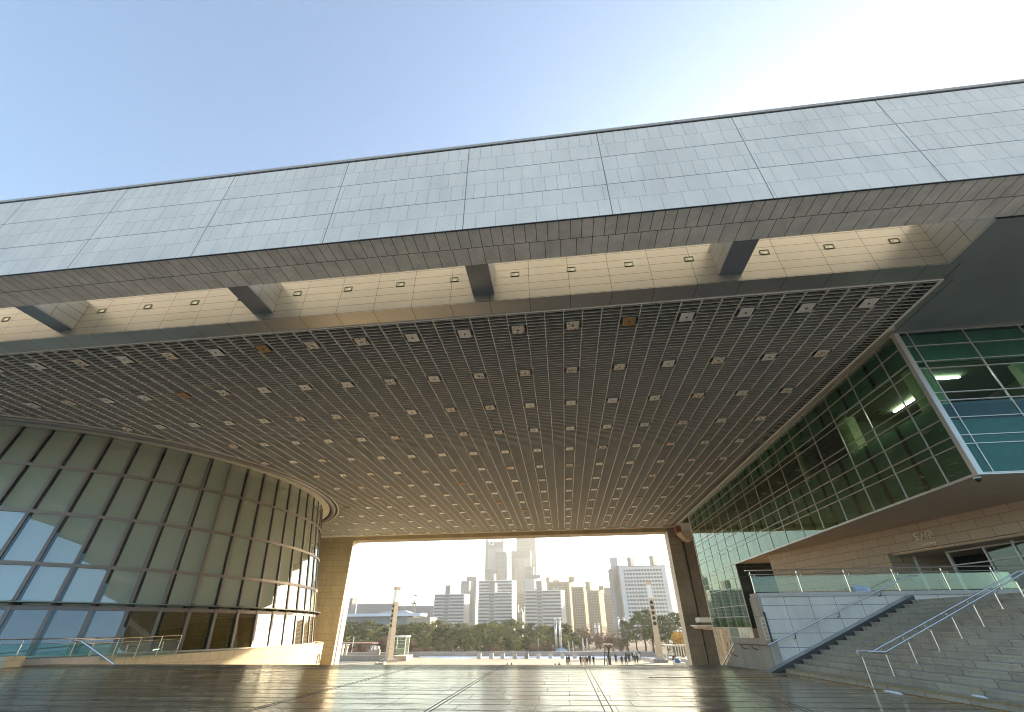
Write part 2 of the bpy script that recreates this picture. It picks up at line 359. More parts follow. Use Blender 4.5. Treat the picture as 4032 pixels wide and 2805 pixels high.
mb.build('side_soffit', M['darksoffit'], roof)
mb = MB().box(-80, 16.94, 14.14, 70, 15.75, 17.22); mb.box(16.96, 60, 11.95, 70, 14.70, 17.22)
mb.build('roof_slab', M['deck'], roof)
mb = MB().box(-80, 16.94, 14.12, 70.3, 17.255, 17.4); mb.box(16.96, 60, 11.96, 70.3, 17.255, 17.4); mb.build('roof_top', M['granitecap'], roof)  # unseen top set low so sun reaches the beam back and brightens the slot
for xb in (8.28, -2.83, -13.88, -24.93, -36.0, -47.0):
    o = MB().box(xb-.5, xb+.5, 11.935, 14.12, 15.15, 16.9).build('cross_beam', M['crossside'], roof)
    MB().box(xb-.505, xb+.505, 11.936, 14.125, 15.12, 15.148).build('beam_bottom_panel', M['darksoffit'], o)
# grille
mb = MB(); xl = 15.07+.458; x = xl + .9167*2
while x > -68:
    mb.box(x-.02, x+.02, 15.1, 66.25, 14.665, 14.78); x -= .9167
mb.build('grille_bars', M['grille'], roof)
mb = MB(); y = 15.24
while y < 66.2:
    # curved louvre blade: sloping upper face with a lip at the bottom
    mb.hexa([(-68,y-.03,14.68),(17.4,y-.03,14.68),(17.4,y+.012,14.68),(-68,y+.012,14.68)], [(-68,y+.035,14.86),(17.4,y+.035,14.86),(17.4,y+.05,14.86),(-68,y+.05,14.86)])
    y += .2416
mb.build('grille_louvres', M['louver'], roof)
MB().box(-68, 17.41, 15.06, 15.1, 14.63, 14.9).build('grille_front_frame', M['grille'], roof)
MB().box(17.38, 17.43, 15.1, 66.25, 14.63, 14.9).build('grille_side_frame', M['grille'], roof)
MB().box(-60, 17.86, 65.95, 66.29, 14.5, 14.66).build('grille_end_trim', M['ringstone'], roof)

# portal
portal = empty('stone_portal', (-8, 66.3, ZL), 'tall sandstone portal frame at the far end of the passage', 'portal')
MB().box(-62, -33.15, 66.3, 68.5, ZL, 14.66).build('left_pier', M['portal'], portal)
MB().poly([(-33.14,66.3,ZL),(-33.14,68.5,ZL),(-33.14,68.5,13.93),(-33.14,66.3,13.93)]).build('left_reveal', M['portal_side'], portal)
MB().box(-33.15, 16.16, 66.3, 68.5, 13.93, 15.7).build('lintel', M['portal'], portal)
MB().box(16.16, 17.95, 66.3, 68.5, ZL, 15.7).build('right_pier', M['portal_r'], portal)
MB().poly([(16.15,66.3,ZL),(16.15,68.5,ZL),(16.15,68.5,13.93),(16.15,66.3,13.93)]).build('right_reveal', M['portal_side'], portal)
MB().box(17.96, 18.5, 67.5, 68.5, ZL, 15.7).build('dark_recess_panel', M['ringmetal'], portal)
MB().box(18.51, 34, 67.2, 68.5, ZL, 15.7).build('recess_wall', M['portal_r'], portal)
MB().box(-36.9, -36.0, 66.25, 66.33, ZL, -2.35).build('service_door', M['steeldark'], portal)
MB().box(-33.10, -33.13, 66.9, 67.2, -3, 4.2).build('downpipe', M['steeldark'], portal)
can = empty('side_canopy', (18, 64, 1.5), 'thin white canopy jutting out between glass wing and right portal pier', 'canopy')
MB().box(16.6, 18.6, 62.6, 65.6, 1.62, 1.74).build('slab', M['white'], can)
MB().hexa([(17.0,62.8,1.35),(18.6,62.8,1.2),(18.6,65.4,1.2),(17.0,65.4,1.35)], [(16.8,62.7,1.61),(18.6,62.7,1.61),(18.6,65.5,1.61),(16.8,65.5,1.61)]).build('underside', M['granitewall'], can)
MB().box(17.4, 19.2, 63.5, 65.4, 2.05, 2.6).build('beam', M['white'], can)
hd = empty('ceiling_duct_box', (18, 64, 13.3), 'white panelled duct box with rust red end high beside right portal pier', 'duct')
MB().box(17.70, 19.2, 64, 66, 13.35, 14.66).build('white_panel', M['white'], hd)
MB().box(17.05, 17.69, 64.2, 66, 13.35, 14.3).build('rust_end', M['rustbox'], hd)
mb = MB(); mb.hexa([(17.9,63.6,12.35),(18.6,63.6,12.1),(18.6,65.4,12.1),(17.9,65.4,12.35)], [(17.2,63.4,13.34),(19.0,63.4,13.34),(19.0,65.6,13.34),(17.2,65.6,13.34)]); mb.build('brown_cowl', M['parapet'], hd)

# ceiling light plates
def proj(p):
    c = CM @ (Vector(p)-Vector((0,0,EYE)))
    return (2016+FPX*c.x/c.z, PCY+FPX*c.y/c.z) if c.z > .1 else (-999, -999)
def light_proto(kind, mat):
    r = empty('ceiling_light', (0,0,14.6))
    MB().box(-.44, .44, -.20, .20, 14.645, 14.66).build('housing_or_gap_shade', M['black'], r)  # thin black sheet paints in the shaded gaps where louvres are cut
    pl = MB().box(-.305, .305, -.305, .305, 14.60, 14.64).build('cover_plate', mat, r)
    MB().tube((0,0,14.59),(0,0,14.5995),.055,n=10).build('lamp_hole', M['black'], pl)
    return r
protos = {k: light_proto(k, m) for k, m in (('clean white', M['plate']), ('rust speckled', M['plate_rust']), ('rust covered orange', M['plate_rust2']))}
used = {k: False for k in protos}
ordn = ['first','second','third','fourth','fifth','sixth','seventh','eighth','ninth','tenth','eleventh','twelfth','thirteenth','fourteenth','fifteenth','sixteenth','seventeenth','eighteenth','nineteenth','twentieth','twenty-first','twenty-second','twenty-third','twenty-fourth','twenty-fifth']
rr = random.Random(5)
for r in range(13):
    y = 16.295 + 4.108*r; c = 0
    for j in range(24):
        x = 15.07 - 2.75*j
        if math.hypot(x-RC[0], y-RC[1]) < 21.3: continue
        u, v = proj((x, y, ZC))
        if not (-40 < u < 4080 and 0 < v < 2800): continue
        if r == 0 and (j in (4, 11)): k = 'rust covered orange'
        elif r == 1 and j == 14: k = 'rust covered orange'
        else:
            q = rr.random(); k = 'rust covered orange' if q < .03 else ('rust speckled' if q < .45 else 'clean white')
        lab = '%s square light plate, %s from the right in the %s ceiling row' % (k, ordn[c], ordn[r]); c += 1
        loc = Vector((x, y, 14.6)); rz = rr.choice((0, math.pi))
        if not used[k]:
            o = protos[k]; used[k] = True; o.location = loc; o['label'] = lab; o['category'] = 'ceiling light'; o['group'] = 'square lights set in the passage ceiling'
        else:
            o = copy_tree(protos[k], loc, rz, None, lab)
# recessed lamps in slot wall
first = None
for i, x in enumerate((15.53, 12.82, 10.06, 6.74, 4.02, 1.34, -1.34, -4.33, -7.03, -9.72, -12.4, -15.4, -18.04, -20.71, -23.39, -26.4, -29.17)):
    lab = 'small recessed square lamp in the cream slot wall above the ceiling, %s from the right' % ordn[i]
    if first is None:
        first = empty('recessed_lamp', (x, 14.1, 16.27), lab, 'wall lamp', 'recessed lamps along the slot wall')
        fr_ = MB(); 
        for a, b, c_, d in ((-.2,.2,-.135,-.115),(-.2,.2,.115,.135),(-.2,-.18,-.115,.115),(.18,.2,-.115,.115)): fr_.box(x+a, x+b, 14.09, 14.127, 16.27+c_, 16.27+d)
        fr_.build('frame', plain('olive frame', (.10,.12,.09), .5), first)
        MB().box(x-.178, x+.178, 14.118, 14.128, 16.157, 16.383).build('lens', M['lamp_glass'], first)
        MB().box(x-.02, x+.13, 14.112, 14.1175, 16.18, 16.30).build('bulb', plain('pale lamp reflector', (.50,.55,.46), .4), first)
    else: copy_tree(first, Vector((x, 14.1, 16.27)), None, None, lab)

# ------------------------------------------------------------------ rotunda
K = .1466
def RR(z): return 21.05 - K*z
rot = empty('glass_rotunda', (RC[0], RC[1], ZL), 'large round glass hall with leaning glazed wall on a sandstone drum, left of the passage', 'building')
A0 = -51.0; DA = 5.143
levels = [(.38,2.84),(3.22,5.37),(5.37,8.6),(8.6,11.8),(11.8,14.58)]
angs = [A0 + DA*i for i in range(-5, 16)]
def cp_(a, r, z): t = R_(a); return (RC[0]+r*math.cos(t), RC[1]+r*math.sin(t), z)
for a in angs[:-1]:
    for z0, z1 in levels:
        mb = MB(); n0 = a+.16; n1 = a+DA-.16
        k0, k1 = (n0+.62, n1) if a < -27 else (n0, n1-.62); e0, e1 = (n0, k0) if a < -27 else (k1, n1)
        mb.poly([cp_(k0,RR(z0),z0), cp_(k1,RR(z0),z0), cp_(k1,RR(z1),z1), cp_(k0,RR(z1),z1)])
        mb.poly([cp_(e0,RR(z0),z0), cp_(e1,RR(z0),z0), cp_(e1,RR(z1),z1), cp_(e0,RR(z1),z1)])
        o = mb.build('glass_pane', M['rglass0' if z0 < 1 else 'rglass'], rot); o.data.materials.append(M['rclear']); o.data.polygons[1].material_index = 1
mb = MB()
for i in range(70-20):
    a = angs[-1] + DA*i
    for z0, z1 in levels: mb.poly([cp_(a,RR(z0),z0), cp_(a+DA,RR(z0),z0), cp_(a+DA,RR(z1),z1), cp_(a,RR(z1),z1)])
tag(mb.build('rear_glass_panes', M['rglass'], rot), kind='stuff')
def rib(mb, a, r0, r1, w, z0, z1, k=True):
    h0 = math.degrees(w/2/RR(0)); 
    f = (lambda z, q: RR(z)+q)
    b = [cp_(a-h0,f(z0,r0),z0), cp_(a-h0,f(z0,r1),z0), cp_(a+h0,f(z0,r1),z0), cp_(a+h0,f(z0,r0),z0)]
    t = [cp_(a-h0,f(z1,r0),z1), cp_(a-h0,f(z1,r1),z1), cp_(a+h0,f(z1,r1),z1), cp_(a+h0,f(z1,r0),z1)]
    mb.hexa(b, t)
for i in range(70):
    a = A0 + DA*(i-5)
    if i < 21: 
        m1 = MB(); rib(m1, a, -.04, .08, .20, .36, 14.6); m1.build('mullion', M['bronze'], rot)
mb = MB()
for i in range(21, 70): rib(mb, A0+DA*(i-5), -.04, .07, .15, .36, 14.6)
tag(mb.build('rear_mullions', M['bronze'], rot), kind='stuff')
mb = MB()
for i in range(70): rib(mb, A0+DA*(i-5)+(.45 if A0+DA*(i-5) < -27 else -.45), -.50, -.06, .30, .36, 14.6)
mb.build('inner_fins', plain('dark inner fin', (.045,.035,.022), .6), rot)
for z in (5.37, 8.6, 11.8):
    MB().lathe([(RR(z)-.03,z-.11),(RR(z)+.085,z-.11),(RR(z)+.085,z+.11),(RR(z)-.03,z+.11)], RC, 0, 360, 140, True).build('transom', M['bronze'], rot)
MB().lathe([(RR(2.9)-.04,2.78),(RR(2.9)+.06,2.78),(RR(3.2)+.06,3.02),(RR(3.2)-.04,3.02)], RC, 0, 360, 140, True).build('transom', M['bronze'], rot)
f_ = MB().lathe([(RR(3.2)+.10,3.14),(RR(3.2)+.55,3.17),(RR(3.2)+.55,3.24),(RR(3.2)+.10,3.24)], RC, 0, 360, 140, True).build('sunshade_fin', M['fin'], rot)
rest_ = MB()
for i in range(70): 
    mb = MB() if i < 21 else rest_
    a = A0+DA*(i-5); mb.hexa([cp_(a-.2,RR(3.2),3.02), cp_(a-.2,RR(3.2)+.42,3.08), cp_(a+.2,RR(3.2)+.42,3.08), cp_(a+.2,RR(3.2),3.02)], [cp_(a-.2,RR(3.2),3.3), cp_(a-.2,RR(3.2)+.42,3.27), cp_(a+.2,RR(3.2)+.42,3.27), cp_(a+.2,RR(3.2),3.3)])
    if i < 21: mb.build('fin_bracket', M['steeldark'], f_)
tag(rest_.build('rear_fin_brackets', M['steeldark'], f_), kind='stuff')

MB().lathe([(RR(.3)-.6,.30),(RR(.3)+.10,.30),(RR(.3)+.10,.40),(RR(.3)-.6,.40)], RC, 0, 360, 140, True).build('sill', M['ringstone'], rot)
MB().lathe([(RR(3.0)-.62,3.0),(RR(14.6)-.62,14.6)], RC, 0, 360, 140).build('blinds', M['blind'], rot)
MB().lathe([(RR(0)-3.2,.4),(RR(3)-3.2,3.0),(RR(3)-.3,3.0)], RC, 0, 360, 140).build('ground_floor_interior', M['brownroom'], rot)
MB().lathe([(0.1,.36),(RR(.3)-.3,.36)], RC, 0, 360, 70).build('interior_floor', M['brownroom'], rot)
# drum with its parapet slightly ramping up to the right
mb = MB(); n = 200
def ptop(a): return .10 if a < -45 else min(.36, .10 + (a+45)*.0075)
for i in range(n):
    a = 360*i/n-180; b = 360*(i+1)/n-180
    for r in (22.05,): mb.poly([cp_(a,r,ZL), cp_(b,r,ZL), cp_(b,r,ptop(b)), cp_(a,r,ptop(a))])
    mb.poly([cp_(a,22.05,ptop(a)), cp_(b,22.05,ptop(b)), cp_(b,21.5,ptop(b)), cp_(a,21.5,ptop(a))])
    mb.poly([cp_(a,21.5,ptop(a)), cp_(b,21.5,ptop(b)), cp_(b,21.5,-.3), cp_(a,21.5,-.3)])
    mb.poly([cp_(a,21.5,-.2), cp_(b,21.5,-.2), cp_(b,20.5,-.2), cp_(a,20.5,-.2)])
    mb.poly([cp_(a,20.9,-.2), cp_(b,20.9,-.2), cp_(b,20.9,.31), cp_(a,20.9,.31)])
mb.build('stone_drum', M['drum'], rot)
MB().lathe([(18.6,14.60),(19.75,14.60),(19.75,14.66)], RC, 0, 360, 140).build('inner_ring', M['ringstone'], rot)
MB().lathe([(20.0,14.66),(20.0,14.50),(20.1,14.44),(20.35,14.44),(20.45,14.52),(20.45,14.66)], RC, 0, 360, 140).build('middle_ring', M['ringmetal'], rot, True)
MB().lathe([(20.72,14.66),(20.72,14.57),(20.85,14.57),(20.85,14.66)], RC, 0, 360, 140).build('outer_ring', M['ringstone'], rot)
MB().lathe([(.1,14.655),(20.84,14.655)], RC, 0, 360, 140).build('ring_groove', M['black'], rot)
MB().box(-25.0, -24.4, 45.9, 46.5, -1.6, -.9)
dp = MB()
for a in (18.5,): rib(dp, a, 1.0, 1.06, .5, -1.35, -.55)
dp.build('service_hatch', M['steeldark'], rot)

# ------------------------------------------------------------------ glass wing
wing = empty('glass_wing', (GX, 19, ZL), 'green glazed museum wing with an overhanging upper block, right of the passage', 'building')
ZL_W = [7.18, 8.49, 8.90, 9.77, 10.65, 11.07, 12.42, 12.84, 13.76, 14.62]
YV = [18.95, 20.47] + [20.47+2.6*i for i in range(1, 16)]; YV = [y for y in YV if y < 59.3] + [59.9]
lowrows = [-5.2, -3.4, -1.5, .6, 1.5, 2.45, 3.42, 5.05, 5.95, 6.85, 7.18]
panes = []
for y0, y1 in zip(YV[:-1], YV[1:]):
    for z0, z1 in zip(ZL_W[:-1], ZL_W[1:]): panes.append((y0, y1, z0, z1))
panes.sort(key=lambda q: q[0])
def sidepane(mb, q, g=.03): y0, y1, z0, z1 = q; return mb.poly([(GX,y1-g,z0+g),(GX,y0+g,z0+g),(GX,y0+g,z1-g),(GX,y1-g,z1-g)])
for q in panes[:72]: sidepane(MB(), q).build('glass_pane', M['wglass'], wing)
mb = MB()
for q in panes[72:]: sidepane(mb, q)
LY = [47.95] + [y for y in YV if y > 48.2]
for y0, y1 in zip(LY[:-1], LY[1:]):
    for z0, z1 in zip(lowrows[:-1], lowrows[1:]):
        if z0 >= 1.4: sidepane(mb, (y0, y1, z0, z1))
tag(mb.build('far_glass_panes', M['wglass'], wing), kind='stuff')
XV = [GX+.02, 18.44] + [18.44+2.595*i for i in range(1, 9)]
cnt = 0
for x0, x1 in zip(XV[:4], XV[1:5]):
    for z0, z1 in zip(ZL_W[:-1], ZL_W[1:]):
        if cnt < 28: MB().poly([(x0+.03,18.95,z0+.03),(x1-.03,18.95,z0+.03),(x1-.03,18.95,z1-.03),(x0+.03,18.95,z1-.03)]).build('glass_pane', M['wfront'], wing); cnt += 1
mb = MB()
k = 0
for x0, x1 in zip(XV[:-1], XV[1:]):
    for z0, z1 in zip(ZL_W[:-1], ZL_W[1:]):
        k += 1
        if k > 28: mb.poly([(x0+.03,18.95,z0+.03),(x1-.03,18.95,z0+.03),(x1-.03,18.95,z1-.03),(x0+.03,18.95,z1-.03)])
tag(mb.build('front_glass_panes', M['wfront'], wing), kind='stuff')
mb = MB()
for y in YV[1:]: mb.box(GX-.035, GX+.03, y-.022, y+.022, 7.15 if y < 48 else ZL, 14.63)
mb.box(GX-.035, GX+.03, 47.90, 48.0, ZL, 7.15)
for x in XV[1:]: mb.box(x-.022, x+.022, 18.91, 18.98, 7.15, 14.63)
mb.build('mullions', M['alum'], wing)
mb = MB()
for z in ZL_W: mb.box(GX-.05, GX+.03, 18.9, 59.9, z-.018, z+.018); mb.box(GX+.031, 40, 18.895, 18.98, z-.018, z+.018)
for z in lowrows[1:-1]: mb.box(GX-.05, GX+.03, 47.95, 59.9, z-.025, z+.025)
mb.build('transoms', M['alum'], wing)
MB().box(GX-.06, GX+.16, 18.885, 18.899, 7.12, 14.63).build('corner_cover', M['alum'], wing)
MB().box(GX-.075, GX-.055, 18.9, 19.12, 7.12, 14.63).build('corner_cover', M['alum'], wing)
mb = MB().box(GX-.06, GX+.02, 18.9, 47.95, 7.09, 7.15); mb.box(GX+.021, 45, 18.88, 18.96, 7.09, 7.15); mb.build('bottom_trim', M['alum'], wing)
MB().box(GX-.05, GX+.05, 59.91, 60.05, ZL, 14.63).build('end_post', M['white'], wing)
# boards behind the glass
mb = MB()
mb.box(GX+.22, GX+.26, 19.2, 59.8, 7.16, 10.63); mb.box(GX+.22, GX+.26, 19.2, 59.8, 12.9, 14.6)
mb.box(GX+.27, 44, 19.2, 19.24, 7.16, 9.75); mb.box(GX+.27, 44, 19.2, 19.24, 12.9, 14.6)
mb.box(GX+.22, GX+.26, 48, 59.8, 1.5, 7.15)
mb.build('spandrel_boards', M['spandrel'], wing)
mb = MB()
y = 21.8
while y < 59: mb.box(GX+.05, GX+.2, y-.04, y+.04, 7.17 if y < 48 else 1.5, 10.6); mb.box(GX+.05, GX+.2, y-.04, y+.04, 12.9, 14.5); y += 2.6
mb.build('inner_posts', plain('dark post', (.03,.06,.045), .6), wing)
mb = MB(); mb.box(GX+.3, 44, 19.3, 59.8, 10.60, 10.64); mb.box(GX+.3, 44, 19.3, 59.8, 12.86, 12.9); mb.box(GX+7, GX+7.1, 19.3, 59.8, 10.64, 12.86)
mb.box(GX+.3, GX+6.9, 26.1, 26.2, 10.64, 12.86)
mb.build('office_floor', M['room'], wing)
mb = MB()
for q in ((GX+.35,GX+1.1,19.5,20.2),(GX+.35,GX+.9,25.2,26.05),(GX+.35,GX+1.0,31.0,31.6),(GX+5.2,GX+6.4,19.6,20.0),(GX+8.2,GX+10,19.5,20.0)): mb.box(*q, 10.65, 12.85)
mb.build('pale_partitions', plain('pale green partition', (.55,.60,.36), .8), wing)
for (x0, x1, y0, y1) in ((19.2,21.3,20.6,20.75),(20.6,20.75,22.2,24.6)):
    MB().box(x0, x1, y0, y1, 12.74, 12.80).build('fluorescent_lamp', emit('lit tube', (1,.93,.78), 7), wing)
MB().box(GX+.06, 45, 18.99, 47.9, 7.155, 7.158).build('overhang_underside', M['underside'], wing)
MB().poly([(GX+.02,47.96,1.4),(24,47.96,1.4),(24,47.96,7.15),(GX+.02,47.96,7.15)]).build('return_glass_back', plain('dark glazed return', (.02,.035,.025), .15), wing)
mb = MB()
for x in (GX+.9, GX+1.8): mb.box(x-.03, x+.03, 47.90, 47.955, 2.4, 7.15)
for z in (3.42, 5.05, 5.95, 6.85): mb.box(GX+.03, 22, 47.9, 47.956, z-.03, z+.03)
mb.build('return_mullions', M['steeldark'], wing)
# printed panels low on the facade
M['post_sand'] = plain('faded sand print', (.52,.40,.27), .6, 0, .22, 1.2)
M['post_teal'] = plain('teal panel', (.14,.22,.19), .5, 0, .15, 1.5)
M['post_green'] = plain('white panel', (.72,.74,.66), .5, 0, .1, 1.5)
pp = MB().box(GX-.02, GX+.05, 54.3, 59.85, ZL, 1.46).build('sand_print_panel', M['post_sand'], wing)
mb = MB(); rr = random.Random(3)
for i in range(12):
    y = 54.8+rr.random()*2.6; z = -3.6+rr.random()*4.3; h = .3+.3*rr.random(); mb.hexa([(GX-.024,y,z),(GX-.024,y+.1,z),(GX-.021,y+.1,z),(GX-.021,y,z)][::1], [(GX-.024,y-.12,z+h),(GX-.024,y+.16,z+h*.9),(GX-.021,y+.16,z+h*.9),(GX-.021,y-.12,z+h)])
mb.build('dark_brush_marks', plain('brush mark', (.2,.13,.09), .7), pp)
MB().box(GX-.024, GX-.021, 57.2, 57.8, -4.5, 1.3).build('pale_streak', plain('ochre streak', (.78,.60,.30), .7), pp)
MB().box(GX-.02, GX+.05, 51.65, 54.28, ZL, 1.46).build('teal_panel', M['post_teal'], wing)
pw = MB().box(GX-.02, GX+.05, 48.05, 51.63, ZL, 1.46).build('white_print_panel', M['post_green'], wing)
mb = MB()
for i in range(9):
    y = 48.6+rr.random()*2.5; z = -.3+rr.random()*1.0; 
    for q in range(4): t = q*.8+rr.random(); dy = .22*math.cos(t); dz = .3*abs(math.sin(t))+.1; mb.poly([(GX-.022,y-.03,z),(GX-.022,y+.03,z),(GX-.022,y+dy+.05,z+dz),(GX-.022,y+dy-.03,z+dz)])
mb.build('green_plant_print', plain('print green', (.25,.36,.18), .7), pw)
# camera dome under the corner
dm = empty('security_camera', (GX+.15, 19.2, 7.09), 'small dark dome security camera under the corner of the glass overhang', 'camera')
MB().lathe([(.13,7.09),(.13,7.02)], (GX+.15,19.25), 0, 360, 16).build('housing_or_gap_shade', M['white'], dm)
MB().lathe([(.11,7.02),(.10,6.95),(.06,6.90),(.005,6.88)], (GX+.15,19.25), 0, 360, 16).build('dome', M['black'], dm, True)

# ------------------------------------------------------------------ library wall
lib = empty('library_entrance', (20, 35, 2.9), 'brown stone library entrance wall with recessed glazed doors under the overhang', 'building')
A_ = Vector((18.8,42.3)); B_ = Vector((24.05,23.75)); e_ = (B_-A_).normalized(); g_ = Vector((-e_.y, e_.x))
if g_.x < 0: g_ = -g_
L = Fr(A_, e_, g_)
mb = MB(); L.box(mb, -.0, 24, 0, .3, 5.72, 7.15); L.box(mb, 0, 10.8, 0, .3, 2.4, 5.715); mb.build('stone_wall', M['libwall'], lib)
mb = MB(); L.box(mb, 10.5, 10.79, .31, 5.4, 2.4, 5.71); mb.build('recess_side', M['libwall'], lib)
mb = MB(); L.box(mb, 10.8, 24, .31, 5.4, 5.60, 5.71); mb.build('recess_soffit', M['underside'], lib)
M['doorglass'] = glass('entrance glass', (.35,.45,.40), (.82,1,.90), 1.8)
def dd(a): return 2.0-max(0, a-14.9)*.27
for a0, a1 in ((14.93,16.6),(16.66,18.6),(18.66,21.5)):
    mb = MB(); mb.poly([L.p(a0,dd(a0),2.4), L.p(a1,dd(a1),2.4), L.p(a1,dd(a1),4.75), L.p(a0,dd(a0),4.75)]); mb.build('door_glass', M['doorglass'], lib)
    mb = MB(); mb.poly([L.p(a0,dd(a0),4.83), L.p(a1,dd(a1),4.83), L.p(a1,dd(a1),5.45), L.p(a0,dd(a0),5.45)]); mb.build('transom_glass', M['doorglass'], lib)
mb = MB()
for a in (10.82, 12.9, 14.9, 16.63, 18.63, 21.5): L.box(mb, a-.04, a+.04, dd(a)-.07, dd(a)+.08, 2.4, 5.6)
for a0, a1 in ((12.9,14.86),(14.94,16.59),(16.67,18.59),(18.67,21.46)):
    mb.hexa([L.p(a0,dd(a0)-.06,4.76), L.p(a1,dd(a1)-.06,4.76), L.p(a1,dd(a1)+.07,4.76), L.p(a0,dd(a0)+.07,4.76)], [L.p(a0,dd(a0)-.06,4.82), L.p(a1,dd(a1)-.06,4.82), L.p(a1,dd(a1)+.07,4.82), L.p(a0,dd(a0)+.07,4.82)])
L.box(mb, 12.8, 21.6, dd(12.8)-.02, dd(12.8)+.06, 5.52, 5.59); mb.build('door_frame', M['white'], lib)
mb = MB(); L.box(mb, 10.8, 24, 5.2, 5.3, 2.4, 5.59); mb.build('lobby_back', plain('dark lobby', (.03,.035,.03), .8), lib)
sg = empty('library_sign', L.p(13.6,0,6.2), 'raised brass lettering reading Library in Korean and English on brown stone wall', 'sign')
def stroke(mb, a0, z0, a1, z1, w=.045, d=-.10):
    p = Vector((a0,z0)); q = Vector((a1,z1)); t = (q-p).normalized(); nn = Vector((-t.y,t.x))*w/2
    pts = [p-nn, q-nn, q+nn, p+nn]
    mb.hexa([L.p(v.x,d,v.y) for v in pts], [L.p(v.x,-.03,v.y) for v in pts])
def hangul(base, z, strokes, name):
    mb = MB()
    for a0, z0, a1, z1 in strokes: stroke(mb, base+a0*.37, z+z0*.44, base+a1*.37, z+z1*.44)
    mb.build(name, M['sign_letters'], sg)
hangul(13.0, 6.16, [(.12,.95,.9,.95),(.14,.95,.14,.55),(.12,.55,.9,.55),(.5,.55,.5,.18),(.02,.15,1.0,.15)], 'korean_letter')
hangul(13.42, 6.16, [(.33,.9,.33,.65),(.33,.68,.02,.15),(.33,.68,.62,.2),(.58,.58,.88,.58),(.9,1.0,.9,0)], 'korean_letter')
hangul(13.84, 6.16, [(.05,.92,.55,.92),(.53,.92,.5,.6),(.28,.68,.28,.42),(.0,.40,.62,.44),(.75,1.0,.75,.3),(.75,.64,.98,.64),(.15,.3,.15,.03),(.15,.03,.85,.03)], 'korean_letter')
def text_mesh(txt, size, depth=.03):
    cu = bpy.data.curves.new('t', 'FONT'); cu.body = txt; cu.size = size; cu.extrude = depth; cu.offset = .004*size/.2
    o = bpy.data.objects.new('t', cu); COL.objects.link(o); dg = bpy.context.evaluated_depsgraph_get(); dg.update()
    me = bpy.data.meshes.new_from_object(o.evaluated_get(dg)); bpy.data.objects.remove(o); return me
def place_text(txt, size, org, ex, name, mat, parent, width=None):
    me = text_mesh(txt, size); xs = [v.co.x for v in me.vertices]; k = (width/(max(xs)-min(xs))) if width else 1
    ex = Vector((ex[0],ex[1],0)).normalized(); nz = Vector((ex.y,-ex.x,0)); off = wloc(parent)
    for v in me.vertices: q = v.co.copy(); v.co = Vector(org) + ex*q.x*k + Vector((0,0,q.y)) + nz*q.z - off
    me.materials.clear(); me.materials.append(mat); o = bpy.data.objects.new(name, me); COL.objects.link(o); o.parent = parent; return o
place_text('Library', .24, L.p(13.26,-.07,5.84), e_, 'english_word', M['sign_letters'], sg, .80)

# ------------------------------------------------------------------ terrace + stairs
ter = empty('terrace_wall', (8.7, 21.5, 0), 'grey granite terrace wall beside the broad stair, with a stone ledge on top', 'wall')
MB().box(8.68, 40, 21.5, 22.3, -.3, 2.74).build('wall', M['granitewall'], ter)
MB().box(8.60, 40, 21.44, 22.36, 2.743, 2.9).build('ledge', M['granitecap'], ter)
MB().box(8.52, 8.677, 21.46, 22.3, -.3, 2.74).build('corner_strip', M['parapet'], ter)
tag(MB().poly([(8.8,22.35,2.88),(40,22.35,2.88),(40,47.9,2.88),(18.6,47.9,2.88)]).build('terrace_paving', M['granitecap']), 'stone paving of the raised library terrace', 'terrace', kind='structure')
tag(MB().poly([(8.8,22.35,2.87),(18.6,47.9,2.87),(18.6,47.9,ZL),(8.8,22.35,ZL)]).build('terrace_retaining_face', M['parapet']), 'retaining face below the library terrace', 'terrace', kind='structure')
par = empty('ramp_parapet', (8.2, 23, 0), 'low brown granite parapet sloping down from the terrace wall corner', 'wall')
def xs_(y): return 8.5 - (y-21.5)*.27
prof = [(21.45,-.3),(25.6,-.3),(25.6,-.45),(24.9,-.05),(23.25,1.16),(21.45,1.16)]
mb = MB(); w = .35; n = len(prof)
f0 = [(xs_(y), y, z) for y, z in prof]; f1 = [(xs_(y)+w, y, z) for y, z in prof]
mb.poly(f0[::-1]); mb.poly(f1)
for i in range(n): j = (i+1) % n; mb.poly([f0[i], f0[j], f1[j], f1[i]])
mb.build('stone_body', M['parapet'], par)
st = empty('broad_stair', (9, 16, 0), 'broad flight of wet dark granite steps climbing right to the library terrace', 'stairs')
def xf(y): return 8.6 + (21.5-y)*.1
